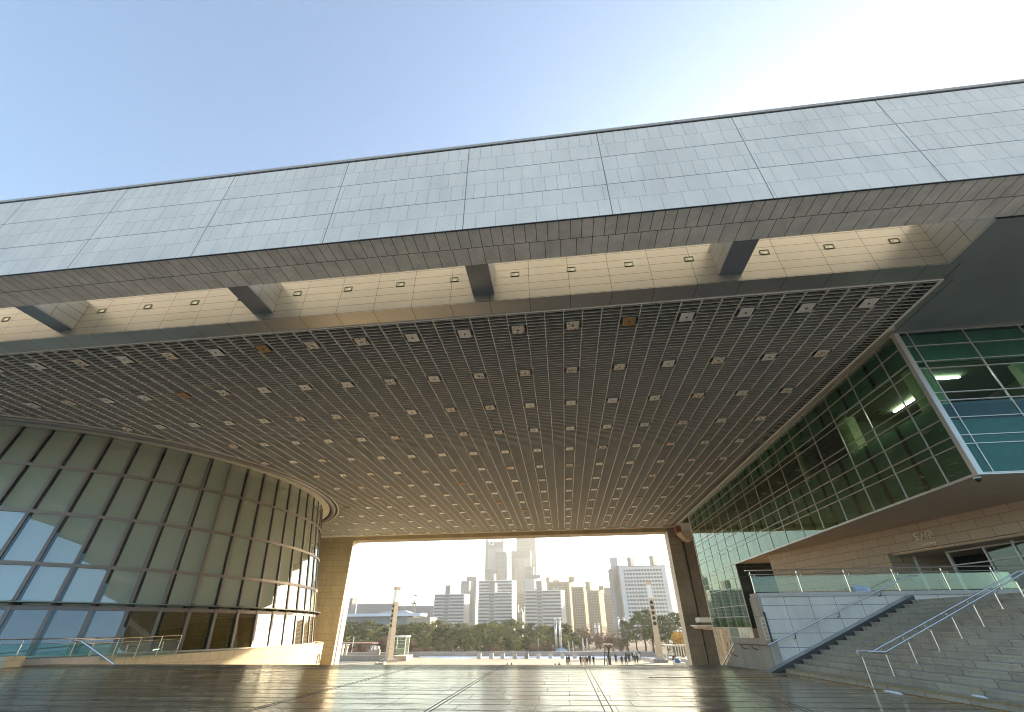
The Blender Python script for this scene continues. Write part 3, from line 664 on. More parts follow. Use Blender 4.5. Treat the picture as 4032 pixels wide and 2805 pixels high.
for i in range(16):
    z1 = .158*(i+1); y0, y1 = 5.0, 20.98; a = .385*i
    b = [(xf(y0)+a,y0,z1-.158-.02 if i else -.1),(xf(y0)+a+.6,y0,z1-.178),(xf(y1)+a+.6,y1,z1-.178),(xf(y1)+a,y1,z1-.178 if i else -.1)]
    if i == 15: b[1] = (40,y0,z1-.178); b[2] = (40,y1,z1-.178)
    t = [(p[0], p[1], z1) for p in b]
    if i < 15: t[1] = (xf(y0)+a+.384,y0,z1); t[2] = (xf(y1)+a+.384,y1,z1); b[1] = (xf(y0)+a+.384,y0,z1-.178); b[2] = (xf(y1)+a+.384,y1,z1-.178)
    off = Vector((.03,0,0)); mb = MB(); dz = Vector((0,0,-.045))
    mb.hexa([Vector(b[0])+off, b[1], b[2], Vector(b[3])+off], [Vector(t[0])+off+dz, Vector(t[1])+dz, Vector(t[2])+dz, Vector(t[3])+off+dz])
    d1 = Vector((0,0,-.044)); mb.hexa([Vector(q)+d1 for q in t], t); o = mb.build('step', M['step'], st)
    if i == 0: MB().hexa([(xf(y0)-.004,y0,z1-.045),(xf(y0)+.05,y0,z1+.001),(xf(y1)+.05,y1,z1+.001),(xf(y1)-.004,y1,z1-.045)], [(xf(y0)-.004,y0,z1+.004),(xf(y0)+.05,y0,z1+.004),(xf(y1)+.05,y1,z1+.004),(xf(y1)-.004,y1,z1+.004)]).build('tan_nosing', M['nosing2'], o)
sl = MB().poly([(8.15,20.99,.05),(14.62,20.99,2.71),(14.62,21.49,2.71),(8.15,21.49,.05)]).build('smooth_slope', M['stringer'], st)
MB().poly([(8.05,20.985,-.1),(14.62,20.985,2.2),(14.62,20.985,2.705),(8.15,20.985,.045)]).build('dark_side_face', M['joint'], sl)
MB().poly([(8.0,20.99,0),(8.15,20.99,.05),(8.15,21.49,.05),(8.0,21.49,0)]).build('toe', M['stringer'], sl)
MB().hexa([(xf(5)-.16,5,0),(xf(5)-.01,5,0),(xf(20.98)-.01,20.98,0),(xf(20.98)-.16,20.98,0)], [(xf(5)-.16,5,.005),(xf(5)-.01,5,.005),(xf(20.98)-.01,20.98,.005),(xf(20.98)-.16,20.98,.005)]).build('orange_foot_strip', M['nosing'], st)
# snow remains
def snow(name, cx, cy, z, lx, ly, lab, n=16):
    mb = MB(); rr = random.Random(int(cx*100+cy*37)); top = []; bot = []
    for i in range(n):
        t = 2*math.pi*i/n; k = .6+.5*rr.random(); bot.append((cx+lx*k*math.cos(t), cy+ly*k*math.sin(t), z+.001)); top.append((cx+lx*k*.6*math.cos(t), cy+ly*k*.6*math.sin(t), z+.035))
    mb.poly(top)
    for i in range(n): j = (i+1) % n; mb.poly([bot[i], bot[j], top[j], top[i]])
    tag(mb.build(name, M['snow'], None, True), lab, 'snow', kind='structure')
snow('snow_patch', 9.02, 15.3, .0, .05, .5, 'strip of leftover snow at the stair foot by the first rail post')
snow('snow_patch', 9.62, 13.2, .158, .035, .3, 'strip of leftover snow on the lowest step')

# terrace railing
tr = empty('terrace_railing', (8.6, 21.8, 2.9), 'steel railing with glass panels along the terrace ledge', 'railing')
for i in range(12):
    x = 8.66+2.03*i
    o = MB().tube((x,21.85,2.9),(x,21.85,3.80),.024).build('post', M['steel'], tr)
    MB().tube((x,21.75,3.62),(x+.10,21.72,3.56),.014).tube((x+.10,21.72,3.56),(x+.13,21.72,3.66),.014).build('bracket', M['steel'], o)
    if i < 11: MB().box(x+.05, x+1.98, 21.87, 21.885, 2.96, 3.60).build('glass_panel', M['railglass'], tr)
MB().tube((8.45,21.8,3.85),(33,21.8,3.85),.026).build('top_rail', M['steel'], tr)
MB().tube((8.55,21.72,3.66),(33,21.72,3.66),.020).build('lower_rail', M['steel'], tr)
pl = empty('ledge_notice', (13.0, 21.6, 2.9), 'small pale blue notice plate on the terrace ledge', 'sign')
MB().hexa([(12.76,21.46,2.90),(13.32,21.46,2.90),(13.32,21.66,2.90),(12.76,21.66,2.90)], [(12.74,21.44,3.02),(13.34,21.44,3.02),(13.30,21.66,3.14),(12.72,21.66,3.14)]).build('plate', plain('pale blue', (.50,.60,.74), .3), pl)
mb = MB()
for i in range(3): mb.box(12.80, 13.24-.06*i, 21.432, 21.436, 2.945+i*.022, 2.955+i*.022)
mb.build('printed_lines', plain('lilac ink', (.34,.24,.40), .6), pl)
# handrail on wall
hw = empty('wall_handrail', (8.5, 21.3, .95), 'steel handrail running up the granite terrace wall and down the parapet', 'handrail')
pts = [(7.36,24.75,-.08),(7.72,23.3,.93),(8.38,21.3,.93),(15.0,21.3,3.47),(15.35,21.3,3.47)]
MB().path(pts, .026).build('rail', M['steel'], hw)
for (x, z) in ((9.6,1.35),(11.6,2.12),(13.6,2.90)):
    MB().path([(x,21.3,z-.03),(x,21.33,z-.16),(x,21.49,z-.2)], .016).build('bracket', M['steeldark'], hw)
for y, z in ((22.2,.93),(22.9,.93),(23.7,.62)):
    x = 8.02-(y-22.3)*.28; MB().path([(x,y,z-.03),(x+.05,y,z-.14),(x+.25,y,z-.2)], .016).build('bracket', M['steeldark'], hw)
# double handrail
dh = empty('double_handrail', (9.2, 16.3, 0), 'twin steel handrail on slim posts up the middle of the stair', 'handrail')
for y, x0 in ((16.12, 9.25), (16.48, 9.1)):
    MB().path([(x0,y,.93),(x0+.48,y,.93),(14.95,y,3.13),(15.4,y,3.13)], .024).build('rail', M['steel'], dh)
for k in range(8):
    x = 9.02+.79*k if k else 9.10; zb = .158*max(0, int((x-xf(16.3))/.385+1)) if k else 0
    zt = .93 if k == 0 else .93+(x-9.65)*.4155
    o = MB().tube((x,16.3,zb),(x,16.3,zt-.14),.020).build('post', M['steel'], dh)
    mb = MB(); pr = []
    for i in range(9):
        t = math.pi*i/8; pr.append((x,16.3-.165*math.cos(t),zt-.03-.12*math.sin(t)))
    mb.path(pr, .012).build('cradle', M['steel'], o)
    MB().tube((x,16.3,zb),(x,16.3,zb+.012),.05,n=12).build('base_disc', M['steel'], o)
# sign on parapet corner
sn = empty('hanging_notice', (8.45, 21.4, 1.6), 'narrow vertical pale notice board at the terrace wall corner', 'sign')
MB().box(8.40, 8.60, 21.40, 21.43, 1.10, 1.98).build('board', M['post_sand'], sn)
mb = MB()
for i in range(5):
    z = 1.2+.15*i; mb.tube((8.50,21.396,z),(8.50,21.399,z),.045,n=10)
mb.build('red_characters', plain('terracotta', (.42,.18,.10), .7), sn)
MB().box(8.61, 8.68, 21.40, 21.44, 1.05, 2.15).build('dark_edge', M['steeldark'], sn)

# ------------------------------------------------------------------ left railings
ra = empty('curved_glass_railing', (-28, 28, 0), 'green glass railing curving along the drum parapet below the rotunda', 'railing')
def arc(r, z0, z1, a0, a1, n=10): return [cp_(a0+(a1-a0)*i/n, r, z0+(z1-z0)*i/n) for i in range(n+1)]
r_ = 22.2; p0 = arc(r_, .02, .22, -41.5, -27)
MB().path([(x,y,1.14+.02*i) for i,(x,y,z) in enumerate(p0)], .028).build('top_rail', M['steel'], ra)
MB().path([(x,y,.93+.02*i) for i,(x,y,z) in enumerate(p0)], .018).build('lower_rail', M['steel'], ra)
for i in (0, 2, 4, 6, 8, 10):
    x, y, z = p0[i]; MB().tube((x,y,z-.2),(x,y,1.14+.02*i),.02).build('post', M['steel'], ra)
    if i < 10:
        q = p0[i+2]; MB().poly([(x,y,z-.1),(q[0],q[1],q[2]-.05),(q[0],q[1],.86+.02*(i+2)),(x,y,.86+.02*i)]).build('glass_panel', M['railglass'], ra)
MB().path([(-28.75,25.25,1.13),(-28.3,25.25,1.13),(-25.6,25.3,.0),(-22,25.4,-1.5)], .045).build('descending_handrail', M['steel'], ra)
rb = empty('platform_glass_railing', (-30, 24, .3), 'teal glass railing on a dark plinth at the left edge of the platform', 'railing')
P0 = Vector((-28.3,27.9,.30)); P1 = Vector((-32.4,19.8,.30)); d = (P1-P0)
M['railteal'] = glass('teal rail glass', (.45,.78,.76), (.9,1,1), 1.55, .05)
for i in range(5):
    a = P0+d*(i/4); MB().tube(a, a+Vector((0,0,.92)), .02).build('post', M['steel'], rb)
    if i < 4: b = P0+d*((i+1)/4); MB().poly([a+Vector((0,0,.04)), b+Vector((0,0,.04)), b+Vector((0,0,.72)), a+Vector((0,0,.72))]).build('glass_panel', M['railteal'], rb)
MB().tube(P0+Vector((0,0,.95)), P1+Vector((0,0,.95)), .028).build('top_rail', M['steel'], rb)
MB().tube(P0+Vector((0,0,.03)), P1+Vector((0,0,.03)), .02).build('bottom_rail', M['steel'], rb)
MB().tube(P0+Vector((0,0,.72)), P1+Vector((0,0,.72)), .012).build('mid_rail', M['steel'], rb)
nn = Vector((-d.y, d.x, 0)).normalized()*1.6
if nn.x > 0: nn = -nn
mb = MB(); f = Vector((.12,-.06,0)); b = [P0+f, P0+nn, P1+nn, P1+f]; mb.hexa([Vector((q.x,q.y,-.1)) for q in b[::-1]], [Vector((q.x,q.y,.29)) for q in b[::-1]]); mb.build('plinth', M['granitecap'], rb)
MB().box(-30.6, -29.25, 22.6, 23.5, 0, .5).build('stone_block', M['drum']) and None
tag(bpy.data.objects['stone_block'], 'pale stone block end at the far left of the platform', 'block')

# ================================================================== beyond the portal
def c1(x, y): return (1300+x/2.661, 2050+y/2.661)
def c2(x, y): return (2050+x/2.661, 2050+y/2.661)
def c3(x, y): return (2200+x/6.378, 2520+y/6.378)
def c4_(x, y): return (2520+x/9.567, 2480+y/9.567)
def c5(x, y): return (1640+x/3.548, 2050+y/3.548)
def c6(x, y): return (1320+x/7.175, 2480+y/7.175)

# ---- buildings
W_ = {}
W_['grey'] = plain('pale grey render', (.38,.39,.40), .8, 0, .05, .1)
W_['greyd'] = plain('grey render', (.24,.25,.255), .8, 0, .05, .1)
W_['white2'] = plain('whitewashed render', (.56,.58,.60), .8, 0, .04, .1)
W_['cream'] = plain('cream render', (.40,.34,.24), .8, 0, .05, .1)
W_['beige'] = plain('beige render', (.23,.20,.145), .8, 0, .06, .1)
W_['win'] = plain('window strip glass', (.05,.06,.075), .3, 0, .3, .25)
W_['blue'] = plain('blue glass block', (.10,.13,.22), .25, 0, .15, .2)
W_['teal'] = plain('teal curtain glass', (.10,.15,.18), .3, 0, .12, .12)
W_['band'] = plain('balcony parapet', (.44,.48,.50), .7, 0, .06, .3)
W_['dark'] = plain('dark grey cladding', (.20,.21,.23), .7, 0, .1, .1)
W_['snowroof'] = plain('snowy roof', (.80,.82,.85), .8, 0, .03)
def frame3(pa, pb, pc, Y, dep):
    P = at(*pa, Y); Q = at(*pb, Y); zt = (P.z+Q.z)/2
    if pc: T = at(*pc, Y+dep); g = Vector((T.x-Q.x, dep))
    else: g = Vector((0, dep))
    ln = (Q-P).length; e = Vector((Q.x-P.x, 0)); ln = e.length; e.normalize()
    return Fr((P.x, Y), e, g/dep), ln, dep, zt
def shaft(F, parent, a0, a1, d0, d1, z0, z1, mat, name='lift_tower'):
    mb = MB(); F.box(mb, a0, a1, d0, d1, z0, z1); return mb.build(name, mat, parent)
def apt_band(pa, pb, pc, Y, dep, floors, tower, label, zbot=-4, wall='grey', sidewall=None, dish=True, grp='grey slab apartment blocks with balcony bands'):
    F, ln, dp, zt = frame3(pa, pb, pc, Y, dep)
    b = empty('apartment_building', F.p(ln/2, 0, ZL), label, 'building', grp)
    mb = MB(); F.box(mb, 0, ln, 0, dp, ZL, zt); mb.build('wall', W_[wall], b)
    mb = MB(); F.box(mb, -.2, ln+.2, -.3, dp+.2, zt+.003, zt+.7); rf = mb.build('roof', W_['snowroof'], b)
    h = (zt-zbot)/floors
    t0, t1 = tower[:2] if tower else (ln*.5, ln*.5)
    spans = [(.3, t0-.3), (t1+.3, ln-.5)] if tower else [(.3, ln-.5)]
    for i in range(floors):
        z = zbot+h*i
        for a0, a1 in spans:
            if a1-a0 < 1: continue
            mb = MB(); F.box(mb, a0, a1, -.05, .1, z+h*.50, z+h*.95); mb.build('window_strip', W_['win'], b)
            mb = MB(); F.box(mb, a0-.2, a1+.2, -.9, -.051, z+h*.02, z+h*.47)
            mb.build('balcony_band', W_['band'], b)
    for a0, a1 in spans:
        n = max(1, round((a1-a0)/8))
        for k in range(1, n):
            a = a0+(a1-a0)*k/n; mb = MB(); F.box(mb, a-.12, a+.12, -.95, -.9, zbot, zt-.3); mb.build('downpipe', W_['greyd'], b)
    if tower:
        _, _, zh = tower
        o = shaft(F, b, t0, t1, -.6, 7, ZL, zt+.5, W_['greyd']); 
        for i in range(floors): mb = MB(); F.box(mb, t0+.6, t1-.6, -.63, -.6, zbot+h*(i+.35), zbot+h*(i+.8)); mb.build('stair_window', W_['win'], b)
        shaft(F, b, t0, t1, 0, 6.5, zt+.72, zh, W_['greyd'], 'roof_tower')
    if dish:
        mb = MB(); rr = random.Random(int(ln*10))
        for k in range(5): a = ln*(.1+.8*rr.random()); p = F.p(a, 3, zt+.7); mb.tube(p, p+Vector((0,0,1.6)), .12, n=5); mb.tube(p+Vector((0,-.2,1.4)), p+Vector((0,-.1,1.5)), .7, n=8)
        mb.build('roof_dishes', W_['white'] if 'white' in W_ else W_['grey'], rf)
    return b, F, ln, zt
def zat(px, Y): return at(*px, Y).z
Y1, Y2, Y3 = 400, 470, 520
def tw(F, px0, px1, ptop, Y):
    return (at(*px0, Y).x, at(*px1, Y).x, at(*ptop, Y).z)
for pa, pb, pc, t0, t1, fl, lab in (
    (c5(255,1040), c5(672,1040), c5(745,1050), c5(400,1010), c5(463,905), 12, 'left grey balcony apartment block with snow on roof, in front row beyond the pines'),
    (c5(872,1015), c5(1335,1015), c5(1400,1030), c5(1025,1000), c5(1088,868), 12, 'middle grey balcony apartment block in front row, directly behind the pine wood'),
    (c5(1515,985), c5(2015,985), c5(2072,1000), c5(1675,975), c5(1745,843), 12, 'right grey balcony apartment block in front row, cream end wall behind twin steel pipes')):
    F, ln, dp, zt = frame3(pa, pb, pc, Y1, 13)
    x0 = at(*pa, Y1).x; a = at(*t0, Y1).x-x0; w = (t1[0]-t0[0])/FPX*Y1*.98
    apt_band(pa, pb, pc, Y1, 13, fl, (a, a+w, at(*t1, Y1).z), lab, zbot=-3)
# second row
apt_band(c5(873,848), c5(1335,845), c5(1397,830), Y2, 14, 15, (at(*c5(1020,850),Y2).x-at(*c5(873,848),Y2).x, at(*c5(1080,850),Y2).x-at(*c5(873,848),Y2).x, zat(c5(1070,745),Y2)), 'tall balcony apartment block rising behind the middle front block', zbot=-3, wall='cream', grp='second row of balcony apartment blocks')
def slab(pa, pb, pc, Y, dep, lab, wall='beige', nx=0, nz=0, wmat='win', name='apartment_building', cat='building', margin=.08, zbot=-3, towers=(), gap=(.18,.32), grp=None, proud=False, notch=None):
    F, ln, dp, zt = frame3(pa, pb, pc, Y, dep)
    b = empty(name, F.p(ln/2, 0, ZL), lab, cat, grp)
    mb = MB(); F.box(mb, 0, ln, 0, dp, ZL, zt); mb.build('wall', W_[wall], b)
    mb = MB(); F.box(mb, -.15, ln+.15, -.15, dp+.1, zt+.003, zt+.6); mb.build('roof', W_['greyd'], b)
    if nx:
        cw = ln*(1-2*margin)/nx; ch = (zt-zbot-1.5)/nz; k = 0; rest = MB()
        for j in range(nz):
            z = zt-1.5-ch*(j+1)
            for i in range(nx):
                a = ln*margin+cw*i; wf = gap[0]+(gap[1]-gap[0])*((i*7) % 3 == 0)
                q = (a+cw*wf*.5, a+cw*(1-wf*.5), -.06, .05, z+ch*.25, z+ch*.78)
                if k < 100: mb = MB(); F.box(mb, *q); mb.build('window', W_[wmat], b)
                else: F.box(rest, *q)
                k += 1
        if rest.v: tag(rest.build('lower_windows', W_[wmat], b), kind='stuff')
        if proud:
            mb = MB()
            for i in range(nx+1): a = ln*margin+cw*i; F.box(mb, a-.15, a+.15, -.5, -.07, zbot, zt-.8)
            mb.build('pilasters', W_[wall], b)
    for t0, t1, tt, tm in towers:
        a0 = at(*t0, Y).x-F.o.x; a1 = at(*t1, Y).x-F.o.x
        mb = MB(); F.box(mb, a0, a1, 1, 6, zt+.61, at(*tt, Y).z); mb.build('roof_tower', W_[tm], b)
    return b, F, ln, zt
slab(c5(625,858), c5(735,850), c5(800,868), 440, 16, 'grey apartment tower with cream flank between left and middle front blocks', 'greyd', 2, 1, grp=None)
slab(c5(702,797), c5(838,793), c5(862,830), 500, 16, 'taller plain grey tower with cream edge behind the left front block', 'greyd')
slab(c5(1400,1000), c5(1515,1000), None, 500, 14, 'pale building with dark upper window band seen between middle and right blocks', 'greyd', 4, 14)
slab(c5(1515,818), c5(1640,815), c5(1672,830), 460, 14, 'pale grey apartment wall rising behind the right front block', 'grey', towers=((c5(1565,800), c5(1725,800), c5(1640,758), 'greyd'),))
slab(c5(1820,868), c5(2129,862), c5(2200,880), 480, 14, 'beige apartment block with square windows and roof huts, left of the beige row', 'beige', 11, 18, towers=((c5(1803,850), c5(1845,850), c5(1820,790), 'beige'), (c2(500,640), c2(556,640), c2(520,583), 'beige'), (c5(1900,850), c5(1985,850), c5(1940,826), 'cream')), proud=True)
slab(c2(530,700), c2(655,698), c2(706,705), 450, 13, 'beige apartment block with grid windows and cream end wall, first of the lower row', 'beige', 6, 17, proud=True)
slab(c2(690,740), c2(812,735), c2(862,745), 440, 13, 'beige apartment block with grid windows, middle of the lower beige row', 'beige', 6, 15, towers=((c2(675,700), c2(722,700), c2(690,638), 'beige'), (c2(812,700), c2(860,700), c2(835,680), 'beige')), proud=True)
slab(c2(866,770), c2(945,765), c2(985,775), 430, 13, 'beige apartment block with grid windows, last of lower row before the white slab', 'beige', 4, 14, towers=((c2(870,730), c2(940,730), c2(900,703), 'beige'),), proud=True)
# big white slab on the right
b, F, ln, zt = slab(c2(1030,492), c2(1508,470), c2(1600,560), 340, 12, 'big white slab apartment block with three roof chimneys behind the right pines', 'white2', 13, 17, towers=((c2(1114,470), c2(1150,470), c2(1130,382), 'greyd'), (c2(1348,460), c2(1388,460), c2(1365,367), 'greyd')))
slab(c2(930,520), c2(962,515), None, 345, 12, 'narrow grey fin of the white slab block, at its left end', 'greyd')
slab(c2(947,395), c2(1010,393), None, 350, 12, 'tall blank grey stair tower left of the big white slab block', 'grey')
slab(c2(1008,480), c2(1028,480), None, 343, 10, 'thin dark glass riser between stair tower and white slab block', 'dark')
slab(c2(1558,650), c2(1680,650), None, 420, 12, 'cream block half hidden behind right portal pier', 'cream', 4, 14)
# high towers
b, F, ln, zt = slab(c5(965,300), c5(1218,305), None, 640, 18, 'tall grey high-rise tower marked with a white number, left of the pair', 'greyd', name='highrise_tower')
mb = MB(); F.box(mb, ln*.54, ln*.60, -.1, 0, zt-22, zt-12); mb.build('window_column', W_['dark'], b)
mb = MB(); F.box(mb, ln*.14, ln, -.08, 0, ZL, zt-9); mb.build('pale_panel', W_['grey'], b)
p = at(*c5(993,345), 639.5); place_text('13', 11, (p.x, 639.7, p.z), (1,0), 'tower_number', M['white'], b, 8)
mb = MB()
for a, da in ((0, .12), (.86, .14)): 
    mb.hexa([F.p(ln*a,0,zt+.6), F.p(ln*(a+da),0,zt+.6), F.p(ln*(a+da),6,zt+.6), F.p(ln*a,6,zt+.6)], [F.p(ln*a,0,zt+(1 if a else 3)), F.p(ln*(a+da),0,zt+(4.5 if a else 5.5)), F.p(ln*(a+da),6,zt+4), F.p(ln*a,6,zt+3)])
mb.build('roof_fins', W_['greyd'], b)
slab(c5(1105,447), c5(1248,448), None, 628, 14, 'blue glass wing attached to the right of the numbered tower', 'teal', 6, 16, 'dark', name='highrise_tower', gap=(.6,.3))
slab(c5(958,690), c5(1105,690), None, 620, 14, 'low blue glass wing at the foot of the numbered tower', 'teal', 5, 6, 'dark', name='highrise_tower', gap=(.6,.3))
slab(c5(1392,130), c5(1658,130), c5(1672,150), 760, 22, 'tallest pale blue glass tower, its top hidden by the portal lintel', 'teal', 9, 11, 'win', name='highrise_tower', gap=(.5,.7), zbot=90)
b, F, ln, zt = slab(c5(1322,425), c5(1592,430), None, 650, 18, 'tall grey high-rise tower with a small square emblem, in front of the glass tower', 'greyd', name='highrise_tower')
mb = MB(); F.box(mb, ln*.16, ln*.98, -.1, 0, ZL, zt-10); mb.build('pale_panel', W_['grey'], b)
mb = MB()
for i in range(6): F.box(mb, ln*.56, ln*.61, -.2, -.1, zt-17-i*5.2, zt-14-i*5.2)
mb.build('window_column', W_['dark'], b)
mb = MB()
for q in ((.22,.32,-12,-13),(.22,.24,-13,-21),(.30,.32,-13,-21),(.25,.29,-14.5,-15.5),(.25,.29,-17.5,-18.5),(.22,.32,-21,-22)): F.box(mb, ln*q[0], ln*q[1], -.2, -.1, zt+q[3], zt+q[2])
mb.build('emblem', W_['dark'], b)
slab(c5(1500,650), c5(1630,645), None, 630, 14, 'blue glass wing at the right foot of the emblem tower', 'teal', 5, 7, 'dark', name='highrise_tower', gap=(.6,.3))
# dark blue office complex left
slab(c1(285,878), c1(690,876), None, 560, 18, 'long dark blue glass office building on the left, behind the museum annexe', 'blue', 22, 4, 'win', name='office_building', gap=(.2,.3), zbot=14)
slab(c1(700,900), c1(1085,898), None, 570, 18, 'dark blue glass office block with white grid lines right of the steeple', 'blue', 6, 4, 'win', name='office_building', gap=(.15,.15), zbot=14)
slab(c1(190,822), c1(237,820), c1(285,818), 520, 14, 'dark glass office block with a cream flank at the far left', 'blue', 4, 8, 'win', name='office_building', gap=(.2,.2))
slab(c2(-45,915), c2(35,915), None, 420, 12, 'small dark blue glass building between middle and right front blocks', 'blue', 4, 6, 'win', name='office_building', gap=(.2,.2))
b, F, ln, zt = slab(c5(1425,1300), c5(1480,1300), None, 330, 10, 'small cream house with a pointed roof between the apartment blocks', 'cream', 2, 2, name='small_house')
mb = MB(); P = F.p(ln/2,5,zt+4); q = [F.p(0,0,zt+.62), F.p(ln,0,zt+.62), F.p(ln,10,zt+.62), F.p(0,10,zt+.62)]
for i in range(4): mb.poly([q[i], q[(i+1)%4], P])
mb.build('pointed_roof', W_['cream'], b)
slab(c5(1397,1190), c5(1418,1190), None, 335, 8, 'thin cream chimney block beside the small cream house', 'cream', name='chimney_block')
# annexe
b, F, ln, zt = slab(c1(175,1018), c1(810,1020), None, 250, 24, 'low dark museum annexe with snowy flat roof behind the left pines', 'dark', name='annexe_building')
mb = MB(); F.box(mb, -1, ln+8, -2, 10, zt+.61, zt+2.0); mb.build('overhanging_roof', W_['snowroof'], b)
mb = MB(); F.box(mb, ln+.01, ln+13, -.5, 14, ZL, zt); mb.build('cream_wing', W_['cream'], b)
mb = MB(); q0 = at(*c1(460,975),258); q1 = at(*c1(700,950),258); q2 = at(*c1(850,970),258)
mb.hexa([(q0.x,258,zt+2.01),(q2.x,258,zt+2.01),(q2.x,268,zt+2.01),(q0.x,268,zt+2.01)], [(q0.x+7,258,q1.z),(q2.x-4,258,q1.z+.3),(q2.x-4,266,q1.z+.3),(q0.x+7,266,q1.z)]); mb.build('upper_roof', W_['grey'], b)
mb = MB()
for i in range(7): F.box(mb, ln*.18+i*1.2, ln*.18+i*1.2+1.0, -.1, 0, zt-10, zt-5)
mb.build('window_bank', W_['teal'], b)
# steeple
sx = at(*c1(870,1000), 300); tp = at(*c1(872,768), 300); md = at(*c1(868,825), 300)
stp = empty('church_steeple', (sx.x, 300, ZL), 'thin open church steeple topped by a cross on the left skyline', 'steeple')
mb = MB()
for dx in (-1.6, 1.6):
    for dy in (-1.6, 1.6): mb.tube((sx.x+dx,300+dy,ZL), (sx.x+dx*.45,300+dy*.45,md.z-2), .3, .2, n=5)
for z in (sx.z, sx.z+7): mb.box(sx.x-1.7, sx.x+1.7, 298.3, 301.7, z, z+.6)
mb.build('open_frame', W_['greyd'], stp)
MB().tube((sx.x,300,md.z-3),(sx.x,300,md.z),.9,.1,n=6).build('spire', W_['greyd'], stp)
mb = MB().box(sx.x-.2, sx.x+.2, 299.8, 300.2, md.z, tp.z); mb.box(sx.x-1.5, sx.x+1.5, 299.8, 300.2, md.z+(tp.z-md.z)*.6, md.z+(tp.z-md.z)*.6+.45); mb.build('cross', W_['dark'], stp)

# ---- vegetation
def foliage(name, c_lo, c_mid, c_hi):
    m, nt, bs = newmat(name); p = pos(nt, 'obj'); oi = nd(nt, 'ShaderNodeObjectInfo')
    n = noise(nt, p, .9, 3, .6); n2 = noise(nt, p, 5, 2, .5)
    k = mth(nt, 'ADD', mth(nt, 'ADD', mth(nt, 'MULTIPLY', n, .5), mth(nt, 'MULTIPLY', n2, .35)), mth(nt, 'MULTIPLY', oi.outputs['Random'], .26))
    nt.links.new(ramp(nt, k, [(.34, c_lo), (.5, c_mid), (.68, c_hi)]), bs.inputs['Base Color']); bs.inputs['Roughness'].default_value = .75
    bs.inputs['Specular IOR Level'].default_value = .2
    return m
M['pine'] = foliage('pine needles', (.022,.040,.016), (.085,.115,.036), (.28,.27,.09))  # lightest needle tone puts sunlit highlights into the colour
M['brush'] = foliage('bare winter twigs', (.10,.06,.045), (.19,.115,.08), (.28,.18,.12))
M['yellow'] = foliage('golden leaves', (.30,.15,.03), (.55,.33,.05), (.75,.50,.12))
M['bark'] = plain('pine bark', (.09,.055,.035), .9, 0, .3, 3, mode='obj')
def leaf_cloud(mb, c, r, n, s, rr, flat=.6, thin=1.0):
    for _ in range(n):
        while True:
            v = Vector((rr.uniform(-1,1), rr.uniform(-1,1), rr.uniform(-1,1)))
            if .25 < v.length < 1: break
        p = Vector(c)+Vector((v.x*r, v.y*r, v.z*r*flat))
        a = Vector((rr.gauss(0,1), rr.gauss(0,1), rr.gauss(0,.7))).normalized(); b = a.orthogonal().normalized()
        b = (b*math.cos(rr.random()*6.28)+a.cross(b)*math.sin(rr.random()*6.28)); k = s*(.6+.8*rr.random())
        mb.poly([p-a*k-b*k*.35*thin, p+a*k*.2-b*k*.5*thin, p+a*k, p+b*k*.5*thin])
def pine(name, seed, h, w, trunk_frac=.35, n=20, leaves=85, ls=.34):
    rr = random.Random(seed); t = empty(name, (0,0,0)); tr_ = MB(); p = Vector((0,0,0)); r = .02*h+.06; segs = 6; axis = [p.copy()]
    for i in range(segs):
        q = p+Vector((rr.uniform(-.05,.05)*h*.5, rr.uniform(-.05,.05)*h*.5, h*.9/segs)); tr_.tube(p, q, r*(1-i/segs*.75), r*(1-(i+1)/segs*.75), n=7); p = q; axis.append(p.copy())
    cr = MB()
    for i in range(n):
        f = trunk_frac+(1-trunk_frac)*(i+.5)/n; j = min(segs-1, int(f/.92*segs)); base = axis[j].lerp(axis[j+1], min(1, f/.92*segs-j)); base.z = h*f*.95
        ang = rr.random()*6.28; prof = math.sin(min(1, (1-f)/(1-trunk_frac)*1.15+.12)*math.pi*.55); rad = w*prof*rr.uniform(.25, 1.0)
        c = base+Vector((math.cos(ang)*rad, math.sin(ang)*rad, rr.uniform(-.2,.35)))
        tr_.tube(base-Vector((0,0,.35)), c, .05+.01*h*.5*(1-f), .025, n=5)
        leaf_cloud(cr, c, rr.uniform(.75,1.35)*w*.36, leaves, ls, rr, .45)
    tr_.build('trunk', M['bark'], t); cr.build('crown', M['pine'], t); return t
def bush(name, seed, h, w, mat, n=9, leaves=120, ls=.3, thin=.25):
    rr = random.Random(seed); t = empty(name, (0,0,0)); tr_ = MB(); cr = MB()
    for i in range(n):
        a = rr.random()*6.28; c = Vector((math.cos(a)*w*.6*rr.random(), math.sin(a)*w*.6*rr.random(), h*rr.uniform(.4,.85)))
        tr_.tube((c.x*.15, c.y*.15, 0), c, .05, .02, n=5); leaf_cloud(cr, c, w*.42, leaves, ls, rr, .8, thin)
    tr_.build('stems', M['bark'], t); cr.build('crown', mat, t); return t
def put(o, first, loc, rz, sc, label, cat, group):
    if first: o.location = loc; o.rotation_euler.z = rz; o.scale = (sc,)*3; 
    else: o = copy_tree(o, Vector(loc), rz, sc)
    tag(o, label, cat, group); return o
PP = [pine('pine_tree', 11+i, 10, 3.4, .22, 26, 75, .27) for i in range(5)]
usedp = set(); rr = random.Random(21); npine = 0
def where(x):
    # name what the tree stands near, by picture position
    for lim, nm in ((1330+60,'far left portal reveal'),(1500,'left lantern post'),(1580,'glass lift booth'),(1700,'left apartment block'),(1830,'gap beside the left apartment block'),(1960,'middle apartment block'),(2060,'gap right of the middle block'),(2170,'twin steel pipes'),(2260,'steel pipes, right side'),(2420,'beige apartment row'),(9999,'white slab block')):
        if x < lim: return nm
cnt = {}
